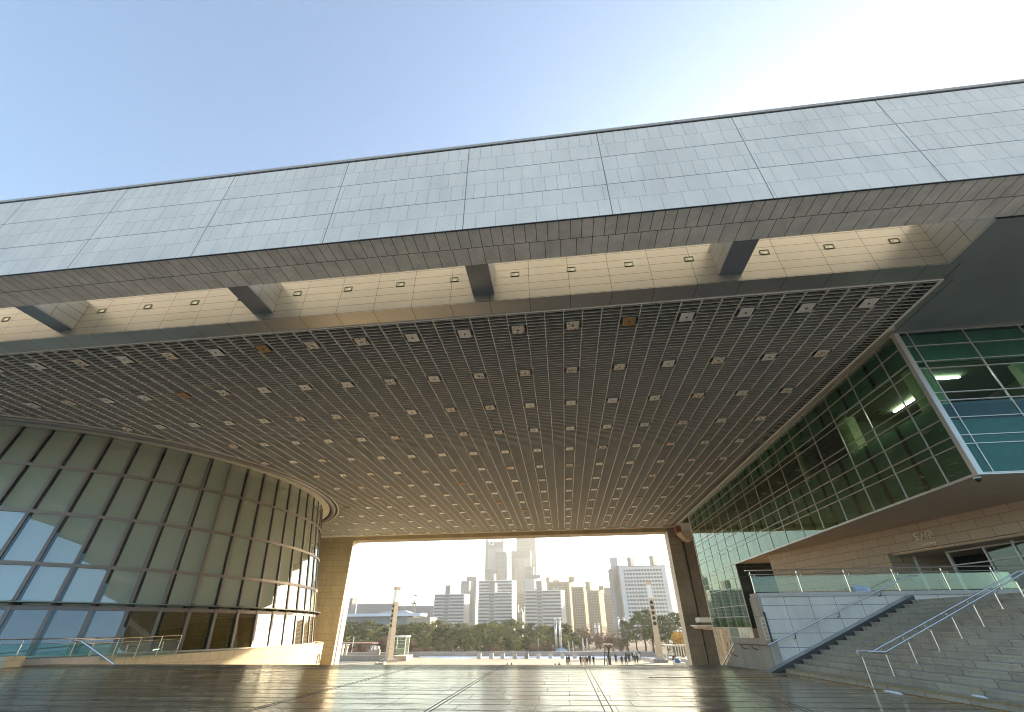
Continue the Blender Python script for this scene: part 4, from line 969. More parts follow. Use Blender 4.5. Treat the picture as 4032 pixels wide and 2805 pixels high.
def pine_at(u, vtop, Y, proto=None, lab=None, sc_w=1.0, P=PP, H0=10.0, base=ZL):
    global npine
    top = at(u, vtop, Y); h = top.z-base; i = npine % len(P) if proto is None else proto; npine += 1
    key = (id(P), i); f = key not in usedp; usedp.add(key); s = h/(H0*1.0)
    if lab is None:
        row = 'front' if Y < 150 else ('middle' if Y < 172 else 'back'); w = where(u); k = (row, w); cnt[k] = cnt.get(k, 0)+1
        lab = '%s pine from left, %s tree row before the %s' % (ordn[cnt[k]-1], row, w)
    o = put(P[i], f, (top.x, Y, base), rr.random()*6.28, s, lab, 'tree', 'pines of the wood beyond the plaza'); o.scale = (s*sc_w, s*sc_w, s); return o
for row_, (Yr, v0, v1, step, wfac) in enumerate(((186,2442,2462,34,1.35), (160,2452,2478,36,1.2), (141,2488,2520,42,1.15))):
    u = 1330+row_*11
    while u < 2230:
        if not (Yr < 150 and (u < 1600 or u > 2130)):
            dv = 10*math.sin(u*.021+row_*2)+rr.uniform(-6,6)
            pine_at(u, (v0+v1)/2+dv, Yr+rr.uniform(-4,4), sc_w=wfac)
        u += step*rr.uniform(.8,1.2)
for u, v in ((2245,2475),(2275,2470),(2300,2485),(1345,2478),(1395,2455)): pine_at(u, v, 176, sc_w=1.3)
# taller pines on the right
TP = [pine('tall_pine_tree', 31+i, 13, 3.8, .34, 24, 85, .25) for i in range(3)]
for k, (x, y, Y, w, lab) in enumerate(((1085,1035,133,1.05,'short spreading pine left of the right lantern post'), (1245,935,138,1.0,'tall pine just left of the right lantern post'), (1330,915,142,1.05,'tallest pine, its crown passing behind the right lantern post'), (1475,985,136,1.0,'tall pine right of the right lantern post'), (1560,950,141,1.1,'tall pine behind the yellow tree'), (1650,955,137,1.0,'tall pine against the right portal reveal'), (1180,1000,146,.9,'slimmer pine between the two left ones of the right group'), (1400,1010,147,.9,'slim pine hidden behind the right lantern post foot'))):
    u, v = c2(x, y); pine_at(u, v, Y, k % 3, lab, w, TP, 13.0)
YT = bush('yellow_tree', 5, 6, 3, M['yellow'], 16, 110, .28, .7)
p = at(*c2(1640,1155), 128); h = p.z-ZL; put(YT, True, (p.x, 128, ZL), 0, h/6.2, 'golden yellow leafed tree beside the right portal reveal', 'tree', None)
BB = [bush('bare_shrub', 41+i, 3, 2.4, M['brush'], 10, 90, .42, .14) for i in range(3)]
bl = [(c1(950,1330),133,'reddish bare shrub right of the lift booth'),(c1(1020,1325),134,'second reddish bare shrub right of the lift booth'),(c1(1340,1345),133,'low reddish shrub at the wood edge before the left block'),(c1(1720,1300),134,'broad reddish bare shrub before the middle apartment block'),(c1(1650,1330),134,'small reddish shrub left of the broad one before the middle block'),
 (c2(150,1290),134,'reddish bare shrub left of the twin steel pipes'),(c2(250,1265),135,'taller reddish bare shrub beside the twin steel pipes'),(c2(310,1300),133,'reddish shrub just left of the blue tent roof'),(c2(960,1200),150,'tall bare shrub left of the right pines'),(c2(1030,1240),140,'bare brown shrub under the short spreading pine'),(c2(900,1230),155,'thin bare shrub right of the steel poles'),
 (c1(160,1270),140,'brown hedge shrub at the far left behind the planter wall'),(c1(240,1290),128,'brown shrub at the foot of the signpost on the left'),(c1(330,1260),140,'brown hedge shrub left of the wooden pergola'),(c1(440,1262),142,'brown hedge shrub above the wooden pergola'),(c1(540,1250),142,'brown hedge shrub right of the pergola'),(c1(580,1215),143,'tall bare shrub left of the left lantern post'),(c1(380,1310),127,'bare shrub before the wooden pergola'),(c1(850,1250),140,'bare shrub just right of the lift booth'),
 (c2(1600,1290),126,'rusty shrub under the yellow tree'),(c2(1690,1290),126,'rusty shrub right of the yellow tree'),(c2(700,1180),165,'bare brown tree behind the slim steel poles'),(c2(620,1190),165,'bare brown tree right of the twin steel pipes'),(c2(820,1180),168,'bare brown tree behind the second pipe cluster')]
for k, (px, Y, lab) in enumerate(bl):
    t = at(*px, Y); h = t.z-ZL; w = .8 if h < 3.5 else .75
    o = put(BB[k % 3], k < 3, (t.x, Y, ZL), rr.random()*6, 1, lab, 'shrub', 'bare winter shrubs beyond the plaza'); o.scale = (max(.7,min(1.3,h/3.2)),)*2+(h/3.1,)
tag(MB().poly([(-260,132,ZL+.25),(260,132,ZL+.25),(260,230,ZL+.25),(-260,230,ZL+.25)]).build('wood_floor', M['earth']), 'brown leaf litter ground under the pine wood', 'ground', kind='structure')
# dense undergrowth mass so the wood reads closed
ug = MB(); r2 = random.Random(77)
for i in range(150):
    x = -100+i*.9+r2.uniform(-.4,.4)
    if x > 6: continue
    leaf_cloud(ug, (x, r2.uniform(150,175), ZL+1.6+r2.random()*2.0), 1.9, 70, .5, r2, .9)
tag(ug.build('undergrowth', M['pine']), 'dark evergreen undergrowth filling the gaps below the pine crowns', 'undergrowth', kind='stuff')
hz = MB()
for i in range(90):
    leaf_cloud(hz, (4+i*.6, r2.uniform(150,195), ZL+2+r2.random()*4), 2.2, 60, .55, r2, 1.0, .3)
tag(hz.build('bare_thicket', M['brush']), 'bare grey brown thicket behind the poles on the right', 'undergrowth', kind='stuff')

# ---- plaza things
def stone_wall(name, pxa, pxb, Y, vb, th, lab, mat='granitecap', base=ZL, capc='cream'):
    a = at(*pxa, Y); b = at(*pxb, Y); z1 = max(a.z, b.z)
    w = empty(name, ((a.x+b.x)/2, Y, base), lab, 'wall')
    MB().box(a.x, b.x, Y, Y+th, base, z1-.12).build('wall', M['granitecap2'], w)
    MB().box(a.x-.05, b.x+.05, Y-.06, Y+th+.06, z1-.117, z1).build('coping', M['granitecap3'], w)
    return w
M['granitecap2'] = tiles('plaza wall stone', (.36,.31,.26), 2.2, 1.2, 'xz', (0,-5.2), (.2,.17,.14), .03, .7, .08, 0)
M['granitecap3'] = plain('plaza wall coping', (.50,.46,.40), .7, 0, .08)
stone_wall('plaza_wall', c1(810,1385), c2(1390,1372), 131, 0, .5, 'long low stone wall along the back of the plaza')
stone_wall('plaza_wall', c2(1400,1395), c2(1540,1398), 127, 0, .5, 'short low stone wall right of the right lantern post')
stone_wall('planter_wall', c1(20,1412), c1(640,1418), 116, 0, .5, 'low stone planter wall left of the left lantern post')
stone_wall('planter_wall', c1(-40,1385), c1(640,1385), 124, 0, .5, 'upper stone planter wall behind the lower one on the left')
stone_wall('planter_wall', c1(655,1418), c1(800,1420), 115, 0, 5, 'square stone planter corner beside the glass lift booth')
# planter on right, slanting
pr_ = empty('planter_wall', (24,112,ZL), 'slanting stone planter wall behind the standing vendor on the right', 'wall')
mb = MB(); a = at(*c4_(1210,1020),122); b = at(*c4_(1850,1140),100)
mb.hexa([(a.x,122,ZL),(b.x,100,ZL),(b.x+.5,100.2,ZL),(a.x+.5,122.2,ZL)], [(a.x,122,a.z),(b.x,100,b.z),(b.x+.5,100.2,b.z),(a.x+.5,122.2,a.z)]); mb.build('wall', M['granitecap3'], pr_)
# stone blocks
blk = None
names = ['first','second','third','fourth','fifth','sixth','seventh','eighth','ninth','tenth']
bx = [c1(1563,1402), c1(1690,1402), c1(1808,1402), c1(1935,1402), c1(2060,1402), c2(60,1407), c2(186,1407), c2(311,1407), c2(437,1405), c2(565,1403)]
for i, px in enumerate(bx):
    t = at(*px, 124); lab = 'square stone seat block on the far plaza, %s from the left in the row' % names[i]
    if i == 0:
        blk = empty('stone_block', (t.x, 124, ZL), lab, 'stone block', 'row of stone seat blocks on the far plaza')
        MB().hexa([(t.x-.5,123.5,ZL),(t.x+.5,123.5,ZL),(t.x+.5,124.5,ZL),(t.x-.5,124.5,ZL)], [(t.x-.46,123.54,ZL+1.05),(t.x+.46,123.54,ZL+1.05),(t.x+.46,124.46,ZL+1.05),(t.x-.46,124.46,ZL+1.05)]).build('body', M['granitecap3'], blk)
        MB().box(t.x-.55, t.x+.55, 123.45, 124.55, ZL+1.052, ZL+1.16).build('slab_top', M['granitecap2'], blk)
    else: copy_tree(blk, Vector((t.x, 124, ZL)), None, None, lab)
# lantern posts
def lantern(ptop, pbase_u, Y, lab, rz, order):
    t = at(*ptop, Y); h = t.z-ZL
    L_ = empty('lantern_post', (t.x, Y, ZL), lab, 'lamp post', 'tall stone lantern posts on the plaza')
    def pb(mb, w0, w1, z0, z1):
        c, s = math.cos(rz), math.sin(rz); f = lambda x, y, z: (t.x+x*c-y*s, Y+x*s+y*c, ZL+z)
        return mb.hexa([f(-w0,-w0,z0),f(w0,-w0,z0),f(w0,w0,z0),f(-w0,w0,z0)], [f(-w1,-w1,z1),f(w1,-w1,z1),f(w1,w1,z1),f(-w1,w1,z1)])
    pb(MB(), 1.5, 1.5, 0, .55).build('pedestal', M['granitecap2'], L_); pb(MB(), 1.0, .95, .553, .8).build('plinth', M['granitecap3'], L_)
    hl = h*.78
    pb(MB(), .68, .50, .803, hl).build('post', M['goldstone'], L_)
    pb(MB(), .54, .50, hl+.003, h*.955).build('lantern_panel', M['lantern'], L_); pb(MB(), .62, .60, h*.955+.003, h).build('cap', M['goldstone'], L_)
    c, s = math.cos(rz), math.sin(rz)
    for i in range(5):
        z = hl*(.93-.085*i); w = .68+(.50-.68)*(z/hl); p0 = Vector((t.x+w*s*1.0, Y-w*c*1.0, ZL+z)); n_ = Vector((s,-c,0))
        MB().tube(p0-n_*.02, p0+n_*.10, .42, .36, n=12).build('round_spotlight', M['black'], L_)
lantern(c2(1336,642), 0, 112, 'tall tapering stone lantern post with five dark round lamps, right side of plaza', R_(-8), 1)
lantern(c1(707,693), 0, 112, 'tall tapering stone lantern post with five dark round lamps, left side of plaza', R_(-38), 0)
# lift booth
q0 = at(*c1(680,1208), 121); q1 = at(*c1(812,1203), 121); lb = empty('lift_booth', ((q0.x+q1.x)/2, 122, ZL), 'green glass lift booth with pale flat roof beside the left lantern post', 'booth')
x0, x1, zt = q0.x, q1.x, q0.z
MB().box(x0-.1, x1+.2, 119.8, 123.2, zt-.35, zt).build('roof', M['white'], lb)
mb = MB()
for x in (x0+.08, x1-.08):
    for y in (120.1, 122.9): mb.box(x-.09, x+.09, y-.09, y+.09, ZL, zt-.36)
for z in (ZL+1.4, ZL+2.3, ZL+3.4, zt-1.0): mb.box(x0, x1, 120.02, 120.1, z-.05, z+.05)
mb.build('steel_frame', plain('pale green frame', (.52,.60,.48), .5), lb)
for y in (120.06,): MB().poly([(x0,y+.06,ZL),(x1,y+.06,ZL),(x1,y+.06,zt-.4),(x0,y+.06,zt-.4)]).build('front_glass', M['railglass'], lb)
MB().poly([(x1,120.2,ZL),(x1,122.8,ZL),(x1,122.8,zt-.4),(x1,120.2,zt-.4)]).build('side_glass', M['railglass'], lb)
MB().box(x0+.5, x1-.5, 121.2, 122.4, ZL, ZL+2.3).build('lift_car', plain('olive lift car', (.26,.28,.15), .5), lb)
# steel pipe clusters
def pipes(name, cols, ptop, Y, lab, r=.16, n=3):
    base = at(*ptop, Y); o = empty(name, (base.x, Y, ZL), lab, 'pipe column', None)
    for px in cols:
        t = at(*px, Y)
        for k in range(n):
            a = k*2.09; dx, dy = (.22*math.cos(a), .22*math.sin(a)) if n > 1 else (0, 0)
            m1 = MB().tube((t.x+dx,Y+dy,ZL),(t.x+dx,Y+dy,t.z-.5),r,n=10); m1.tube((t.x+dx,Y+dy,t.z-.5),(t.x+dx,Y+dy,t.z),r*.7,n=8); m1.build('pipe', M['pipesteel'], o, True)
        mb = MB()
        for z in (ZL+2, t.z-4.5, t.z-1.6): mb.tube((t.x,Y,z),(t.x,Y,z+.12),r+.28,n=12)
        mb.build('clamp_ring', M['steeldark'], o)
M['pipesteel'] = plain('weathered steel pipe', (.60,.58,.56), .4, .3, .06)
pipes('pipe_column', (c2(357,1022),), c2(357,1022), 136, 'left of the two tall steel pipe bundles behind the blue tent roof', .17)
pipes('pipe_column', (c2(402,1022),), c2(402,1022), 136, 'right of the two tall steel pipe bundles behind the blue tent roof', .17)
pipes('pipe_column', (c2(775,1078),), c2(775,1078), 172, 'left bundle of the smaller steel pipe pair further back', .17)
pipes('pipe_column', (c2(813,1078),), c2(813,1078), 172, 'right bundle of the smaller steel pipe pair further back', .17)
pipes('pipe_column', (c2(1018,1012),), c2(1018,1012), 152, 'left steel pipe bundle peeking behind the short spreading pine', .17)
pipes('pipe_column', (c2(1075,1012),), c2(1075,1012), 152, 'right steel pipe bundle peeking behind the short spreading pine', .17)
for px, Y, lab in ((c2(503,1268),136,'first slim pole right of the blue tent roof'), (c2(544,1262),136,'second slim pole right of the blue tent roof'), (c2(648,1232),140,'thick pale pole left of the smaller pipe pair'), (c2(690,1232),142,'second pale pole left of the smaller pipe pair'), (c2(182,1232),140,'short slim pole left of the twin steel pipes'), (c1(250,1222),127,'white signpost pole before the shrubs on the left')):
    t = at(*px, Y); r = .22 if 'pale' in lab else .12; o = empty('slim_pole', (t.x, Y, ZL), lab, 'pole', None)
    MB().tube((t.x,Y,ZL),(t.x,Y,t.z),r,r*.8,n=8).build('shaft', M['pipesteel'] if 'white' not in lab else M['white'], o)
    MB().tube((t.x,Y,t.z+.001),(t.x,Y,t.z+.12),r*1.4,r*.6,n=8).build('cap', M['steeldark'], o)
    MB().tube((t.x,Y,ZL),(t.x,Y,ZL+.1),r*2,n=8).build('foot', M['steeldark'], o)
# blue tent roof
t = at(*c2(424,1308), 133); bs_ = at(*c2(424,1370), 133); w = (at(*c2(520,1370),133).x-at(*c2(335,1370),133).x)/2
tn = empty('tent_roof', (t.x,133,ZL), 'pale blue pointed pavilion roof with dark ribs, at the foot of the twin pipes', 'pavilion')
mb = MB(); rb_ = MB(); N = 8
for i in range(N):
    a = 2*math.pi*(i+.5)/N; b = 2*math.pi*(i+1.5)/N; pa = Vector((t.x+w*math.cos(a),134.5+w*math.sin(a)*.6,bs_.z-.3)); pb_ = Vector((t.x+w*math.cos(b),134.5+w*math.sin(b)*.6,bs_.z-.3)); tp_ = Vector((t.x,134.5,t.z-.3))
    mb.poly([pa, pb_, tp_]); rb_.tube(tp_, pa, .09, n=5); rb_.tube((pa.x,pa.y,ZL),(pa.x,pa.y,pa.z),.07,n=5)
mb.build('canopy', plain('pale blue roofing', (.42,.52,.60), .5), tn); rb_.build('ribs', W_['dark'], tn); MB().tube((t.x,134.5,t.z-.4),(t.x,134.5,t.z+.5),.28,.05,n=8).build('finial', W_['dark'], tn)
# near black lamp: twin head
Yl = 74
lp = empty('twin_floodlight', (at(*c3(1240,600),Yl).x, Yl, ZL), 'black branching twin floodlight pole at the platform edge, right of centre', 'lamp post')
def P3(x, y, dy=0): return at(*c3(x, y), Yl+dy)
def down(p): return Vector((p.x, p.y, ZL))
a = P3(1162,130); bq = P3(1130,640); k_ = bq+(bq-a)*.35; MB().tube(a, (k_.x,k_.y,ZL), .07, n=8).build('leaning_strut', M['black'], lp)
a = P3(1245,190); MB().tube(a, down(P3(1262,650)), .13, .17, n=8).build('post', M['black'], lp)
a = P3(1275,200,.4); MB().tube(a, down(P3(1310,650,.4)), .07, .09, n=8).build('post', M['black'], lp)
MB().path([P3(1162,300), P3(1205,325), P3(1222,420), P3(1212,520), down(P3(1222,640))], .06).build('branch', M['black'], lp)
MB().path([P3(1140,470), P3(1175,510), P3(1205,515)], .05).build('branch', M['black'], lp)
MB().path([P3(1175,130), P3(1185,170), P3(1240,195), P3(1300,190), P3(1315,130)], .045).build('yoke', M['black'], lp)
for x in (1180, 1292):
    p = P3(x, 110); MB().hexa([(p.x-.30,Yl-.25,p.z-.06),(p.x+.38,Yl-.25,p.z-.16),(p.x+.38,Yl+.35,p.z-.16),(p.x-.30,Yl+.35,p.z-.06)], [(p.x-.38,Yl-.25,p.z+.16),(p.x+.40,Yl-.25,p.z+.02),(p.x+.40,Yl+.35,p.z+.02),(p.x-.38,Yl+.35,p.z+.16)]).build('lamp_head', M['white'], lp)
# wooden pergola at left
a = at(*c6(170,385), 134); b = at(*c6(1090,375), 134); pg = empty('wooden_pergola', ((a.x+b.x)/2,134,ZL), 'dark wooden pergola behind the shrubs on the far left', 'pergola')
M['wood'] = plain('dark stained wood', (.10,.05,.035), .7)
mb = MB().box(a.x, b.x, 133, 137, a.z-.22, a.z); 
for i in range(12): x = a.x+(b.x-a.x)*i/11; mb.box(x-.08, x+.08, 132.6, 137.4, a.z+.001, a.z+.15)
mb.build('roof_beams', M['wood'], pg)
for i in range(6):
    x = a.x+(b.x-a.x)*i/5; 
    MB().box(x-.11, x+.11, 133.1, 133.3, ZL, a.z-.221).build('post', M['wood'], pg)
MB().box(a.x+(b.x-a.x)*.72, b.x-.3, 136.2, 136.4, ZL+.2, a.z-.5).build('back_panel', plain('pale pergola wall', (.32,.30,.29), .8), pg)
for i, (x, lab) in enumerate(((228,'slim white figure sculpture left of the pergola'), (335,'white hooked sculpture before the pergola'))):
    t = at(*c6(x+10, 410), 121); w = .22+.1*i; o = empty('garden_sculpture', (t.x,121,ZL), lab, 'sculpture', None)
    MB().hexa([(t.x-w*.6,120.8,ZL),(t.x+w*.3,120.8,ZL),(t.x+w*.3,121.2,ZL),(t.x-w*.6,121.2,ZL)], [(t.x-w*.9,120.7,t.z-.4),(t.x+w,120.7,t.z-.4),(t.x+w,121.3,t.z-.4),(t.x-w*.9,121.3,t.z-.4)]).build('body', M['white'] if i == 0 else M['goldstone'], o)
    MB().tube((t.x-w,121,t.z-.18),(t.x+w*1.5,121,t.z-.1),.2,.16,n=10).build('head', M['white'], o)
# white letter sculpture (unreadable small glyph shapes)
ls = empty('letter_sculpture', (at(*c6(1100,570),120).x,120,ZL), 'row of white standing letter shapes in the left garden', 'letters')
for gx, st_ in ((995, [(0,1,1,1),(1,1,.5,0),(.1,.5,.7,.5)]), (1052, [(0,1,1,1),(.3,1,0,.4),(1,1,1,0),(.2,.2,1,.2)]), (1120, [(0,1,1,1),(.5,1,.5,.5),(0,.5,1,.5),(0,.1,1,.1),(.5,.4,.5,0)]), (1190, [(0,1,.4,1),(.4,1,.4,.3),(0,.3,.4,.3),(1,1,1,0),(.6,.6,1,.6)])):
    p = at(*c6(gx-15, 570), 120); mb = MB(); w_ = .62; h_ = .8
    for x0_, z0_, x1_, z1_ in st_:
        A2 = Vector((p.x+x0_*w_, p.z+z0_*h_)); B2 = Vector((p.x+x1_*w_, p.z+z1_*h_)); t_ = (B2-A2).normalized(); n_ = Vector((-t_.y,t_.x))*.07
        q = [A2-n_, B2-n_, B2+n_, A2+n_]; mb.hexa([(v.x,119.9,v.y) for v in q], [(v.x,120.1,v.y) for v in q])
    mb.build('letter', M['white'], ls)
p = at(*c6(980,575),120); q = at(*c6(1250,575),120); MB().box(p.x-.2, q.x+.2, 119.7, 120.3, ZL, p.z).build('base', M['granitecap2'], ls)
# bollard slabs at foot of left lantern
for i, x in enumerate((1160, 1262, 1360)):
    t = at(*c6(x, 930+(-8)*i), 104.5); o = tag(MB().box(t.x-.25, t.x+.25, 104.2, 105.6, ZL, t.z).build('stone_bench_end', M['granitecap3']), 'pale upright stone slab at the left lantern foot, %s from the left' % names[i], 'stone slab', 'stone slabs at the lantern foot')
# white shelter and fence at right
a = at(*c4_(880,555), 121); b = at(*c4_(1210,580), 121); sh = empty('entrance_shelter', ((a.x+b.x)/2,121,ZL), 'pale flat roofed shelter on thin posts right of the right lantern post', 'shelter')
MB().hexa([(a.x,120,a.z-.15),(b.x,120,a.z-.35),(b.x,123,a.z-.35),(a.x,123,a.z-.15)], [(a.x-.3,120,a.z),(b.x+.1,120,a.z),(b.x+.1,123,a.z),(a.x-.3,123,a.z)]).build('roof', M['paleyellow'], sh)
for x in (1000, 1160, 1200):
    p = at(*c4_(x, 640), 121); MB().box(p.x-.07, p.x+.07, 120.9, 121.1, ZL, a.z-.36).build('post', M['paleyellow'], sh)
MB().box(at(*c4_(800,960),121).x, b.x, 120.6, 120.8, ZL+.9, ZL+1.15).build('barrier_rail', M['paleyellow'], sh)
for x in (860, 1000): p = at(*c4_(x, 1000), 119); MB().box(p.x-.25, p.x+.15, 118.8, 119.2, ZL, ZL+1.3).build('gate_post', M['paleyellow'], sh)
a = at(*c4_(1240,570), 124); b = at(*c4_(1720,600), 124); fe = empty('white_trellis', ((a.x+b.x)/2,124,ZL), 'white trellis arcade under the yellow tree', 'trellis')
mb = MB()
for i in range(9): x = a.x+(b.x-a.x)*i/8; mb.box(x-.12, x+.12, 123.4, 124.6, a.z-.1, a.z+.12)
mb.box(a.x, b.x, 123.9, 124.1, a.z-.35, a.z-.11); mb.build('top_beams', M['paleyellow'], fe)
for i in range(5): x = a.x+(b.x-a.x)*(.15+.2*i); MB().box(x-.1, x+.1, 123.92, 124.08, ZL, a.z-.351).build('post', M['paleyellow'], fe)
# snow banks along the plaza wall
tag(MB().box(-40, 17, 129.2, 130.9, ZL, ZL+.16).build('snow_bank', M['snow']), 'strip of snow lying along the plaza wall', 'snow', kind='structure')

# ---- people
def person_mesh(name, pose):
    """one continuous skinned figure, 1.72 m, facing -Y"""
    V = []; E = []; Rr = []
    def v(x, y, z, r, par=None):
        V.append((x,y,z)); Rr.append(r if hasattr(r, '__len__') else (r, r))
        if par is not None: E.append((par, len(V)-1))
        return len(V)-1
    sit = pose == 'bend'
    f = 0
    pel = v(0,0,.93,(.16,.125)); 
    lean = .25 if pose == 'bend' else 0
    wst = v(0,-lean*.4,1.10,(.15,.12),pel); ch = v(0,-lean*1.0,1.30,(.175,.13),wst); sh = v(0,-lean*1.3,1.42,(.12,.10),ch); nk = v(0,-lean*1.5-.01,1.50,.058,sh); hd = v(0,-lean*1.7-.02,1.60,(.088,.098),nk); tp = v(0,-lean*1.8-.01,1.68,(.075,.085),hd); v(0,-lean*1.7-.115,1.60,.022,hd)
    st_ = {'stand': (0,0), 'walk': (.20,-.22), 'wide': (.03,-.03), 'bend': (.05,-.1)}[pose]
    for s, dy in ((-1, st_[0]), (1, st_[1])):
        h = v(s*.09,0,.86,.10,pel); k = v(s*.10,dy*.5-.02,.48,.065,h); a = v(s*.105,dy,.09,.045,k); v(s*.11,dy-.13,.035,.038,a)
    for s in (-1, 1):
        ws = {'stand': (.05,-.02), 'walk': (.03,.16*s), 'wide': (.10,-.16), 'bend': (.05,-.35)}[pose]
        u = v(s*.20,-lean*1.2,1.39,.062,sh); e = v(s*(.235+ws[0]*.4),-lean*1.2+ws[1]*.3+.02,1.13,.048,u)
        if pose == 'wide': w = v(s*.14,-.22,1.16,.036,e); hh = v(s*.06,-.26,1.22,.040,w)
        else: w = v(s*(.245+ws[0]),-lean*1.2+ws[1]-.03,.90,.035,e); hh = v(s*(.245+ws[0]),-lean*1.2+ws[1]-.06,.82,(.040,.025),w); v(s*(.225+ws[0]),-lean*1.2+ws[1]-.085,.84,.014,hh)
    me = bpy.data.meshes.new(name); me.from_pydata(V, E, []); o = bpy.data.objects.new(name, me); COL.objects.link(o)
    md = o.modifiers.new('s', 'SKIN'); md.use_smooth_shade = True
    sv = me.skin_vertices[0].data
    for i, r in enumerate(Rr): sv[i].radius = r; sv[i].use_root = (i == 0)
    o.modifiers.new('b', 'SUBSURF').levels = 1
    dg = bpy.context.evaluated_depsgraph_get(); dg.update(); out = bpy.data.meshes.new_from_object(o.evaluated_get(dg)); bpy.data.objects.remove(o)
    for p in out.polygons: p.use_smooth = True
    out.name = name; return out
def people_mat():
    m, nt, bs = newmat('clothed figure'); tc = nt.nodes.new('ShaderNodeTexCoord').outputs['Object']; sp = nd(nt, 'ShaderNodeSeparateXYZ'); nt.links.new(tc, sp.inputs[0]); oi = nd(nt, 'ShaderNodeObjectInfo')
    trousers = mixc(nt, .8, oi.outputs['Color'], (.02,.02,.025)); col = mixc(nt, mth(nt, 'GREATER_THAN', sp.outputs[2], .80), trousers, oi.outputs['Color'])
    col = mixc(nt, mth(nt, 'LESS_THAN', sp.outputs[2], .07), col, (.03,.025,.02))
    col = mixc(nt, mth(nt, 'GREATER_THAN', sp.outputs[2], 1.475), col, (.42,.26,.18))
    nt.links.new(col, bs.inputs['Base Color']); bs.inputs['Roughness'].default_value = .85; return m
M['people'] = people_mat(); M['hair'] = plain('dark hair', (.018,.013,.010), .6)
PM = {p: person_mesh('person', p) for p in ('stand','walk','wide','bend')}
for me in PM.values(): me.materials.clear(); me.materials.append(M['people'])
def coat_mesh(lean=0, long=.62):
    mb = MB(); N = 12; prof = [(.19,.145,long),(.175,.14,.85),(.185,.15,1.1),(.20,.15,1.3),(.185,.13,1.41),(.09,.085,1.475)]; k = len(mb.v)
    for rx, ry, z in prof:
        for i in range(N): t = 2*math.pi*i/N; mb.v.append(Vector((rx*math.cos(t), ry*math.sin(t)-lean*max(0, z-.9)*2.2, z)))
    for j in range(len(prof)-1):
        for i in range(N): i2 = (i+1) % N; mb.f.append([j*N+i, j*N+i2, (j+1)*N+i2, (j+1)*N+i])
    return mb
def col_mat():
    m, nt, bs = newmat('coat cloth'); oi = nd(nt, 'ShaderNodeObjectInfo'); nt.links.new(oi.outputs['Color'], bs.inputs['Base Color']); bs.inputs['Roughness'].default_value = .9; return m
M['coat'] = col_mat()
def add_person(px, col, pose, lab, rz=0, s=1.0, Y=None, long=.62, z=ZL):
    p = on_ground(*px, z) if Y is None else Vector((at(*px, Y).x, Y, z))
    o = bpy.data.objects.new('person', PM[pose]); COL.objects.link(o); o.location = p; o.rotation_euler.z = rz; o.scale = (s,)*3; o.color = (*col, 1)
    tag(o, lab, 'person', 'visitors on the plaza')
    ln_ = .25 if pose == 'bend' else 0
    c = coat_mesh(ln_*.5, long).build('coat', M['coat'], None, True); c.parent = o; c.color = (*col, 1)
    dy = -.43 if pose == 'bend' else -.02
    hm = MB().lathe([(.003,1.745),(.055,1.73),(.085,1.69),(.098,1.64),(.097,1.58),(.088,1.53)], (0, dy+.022), -35, 215, 12); h = hm.build('hair', M['hair'], None, True); h.parent = o
    return o
K_ = (.012,.012,.014)
ppl = [((215,644),K_,'wide','person in black coat holding something, left of the pair left of centre',0,.97),((272,645),K_,'walk','person in black coat, taller one of the pair left of the group of six',0,1.05),
 ((562,640),(.04,.04,.045),'stand','person in dark grey coat, leftmost of the group of six',0,1.0),((628,642),(.42,.34,.16),'walk','person in mustard top and dark trousers, second in the group of six',0,1.0),((682,640),(.28,.22,.15),'stand','person in brown coat, third in the group of six',0,.98),((724,640),(.05,.015,.02),'stand','short person in dark maroon coat in the group of six',0,.92),((790,642),K_,'walk','tallest person in black jacket in the group of six',0,1.12),((886,643),(.015,.017,.016),'wide','person in black coat at the right end of the group of six',0,1.0),
 ((1450,604),(.02,.02,.02),'wide','person in black photographing, alone right of the floodlight pole',0,1.05),((1603,640),K_,'stand','person in long black coat holding a hand, left of the couple',0,1.0),((1705,645),(.02,.025,.06),'walk','person in navy coat, right of the hand holding couple',0,1.05),
 ((1718,520),K_,'stand','person in black coat at the back left of the far group',0,.98),((1770,572),(.02,.02,.02),'stand','person in charcoal coat in the middle of the far group',0,1.05),((1795,545),(.02,.02,.025),'walk','person in black jacket reaching out in the far group',0,1.08),((1865,505),K_,'wide','person in black coat touching another in the far group',0,1.0),((1912,500),(.72,.72,.74),'stand','person in white padded jacket in the far group',0,1.0),((1932,625),(.06,.06,.065),'stand','person in grey coat in front of the far group',0,1.05),((1996,624),K_,'walk','person in black coat beside the grey coat in front of the far group',0,1.05),((2045,490),(.03,.03,.035),'stand','person in dark coat at the right end of the far group',0,1.0),((2030,530),(.62,.60,.58),'stand','person in pale coat behind the right end of the far group',0,.95)]
for px, col, pose, lab, rz, s in ppl: add_person(c3(*px), col, pose, lab, rr.uniform(-.8,.8)+(math.pi if rr.random() < .4 else 0), s)
add_person(c3(1738,600), (.75,.72,.72), 'stand', 'small child in white jacket beside the navy coat', .3, .62)
add_person(c3(2160,552), (.80,.52,.52), 'stand', 'small child in pink suit standing alone near the lantern post', 0, .68)
add_person(c4_(530,1010), K_, 'walk', 'person in black walking behind the right lantern post', .7, 1.0)
add_person(c4_(505,985), (.75,.75,.74), 'stand', 'person in white coat beside the black one behind the right lantern post', .2, .95)
add_person((c4_(1285,1340)[0], 2616), (.02,.022,.03), 'bend', 'vendor in dark clothes bending over a cart by the right planter wall', .4, 1.0)
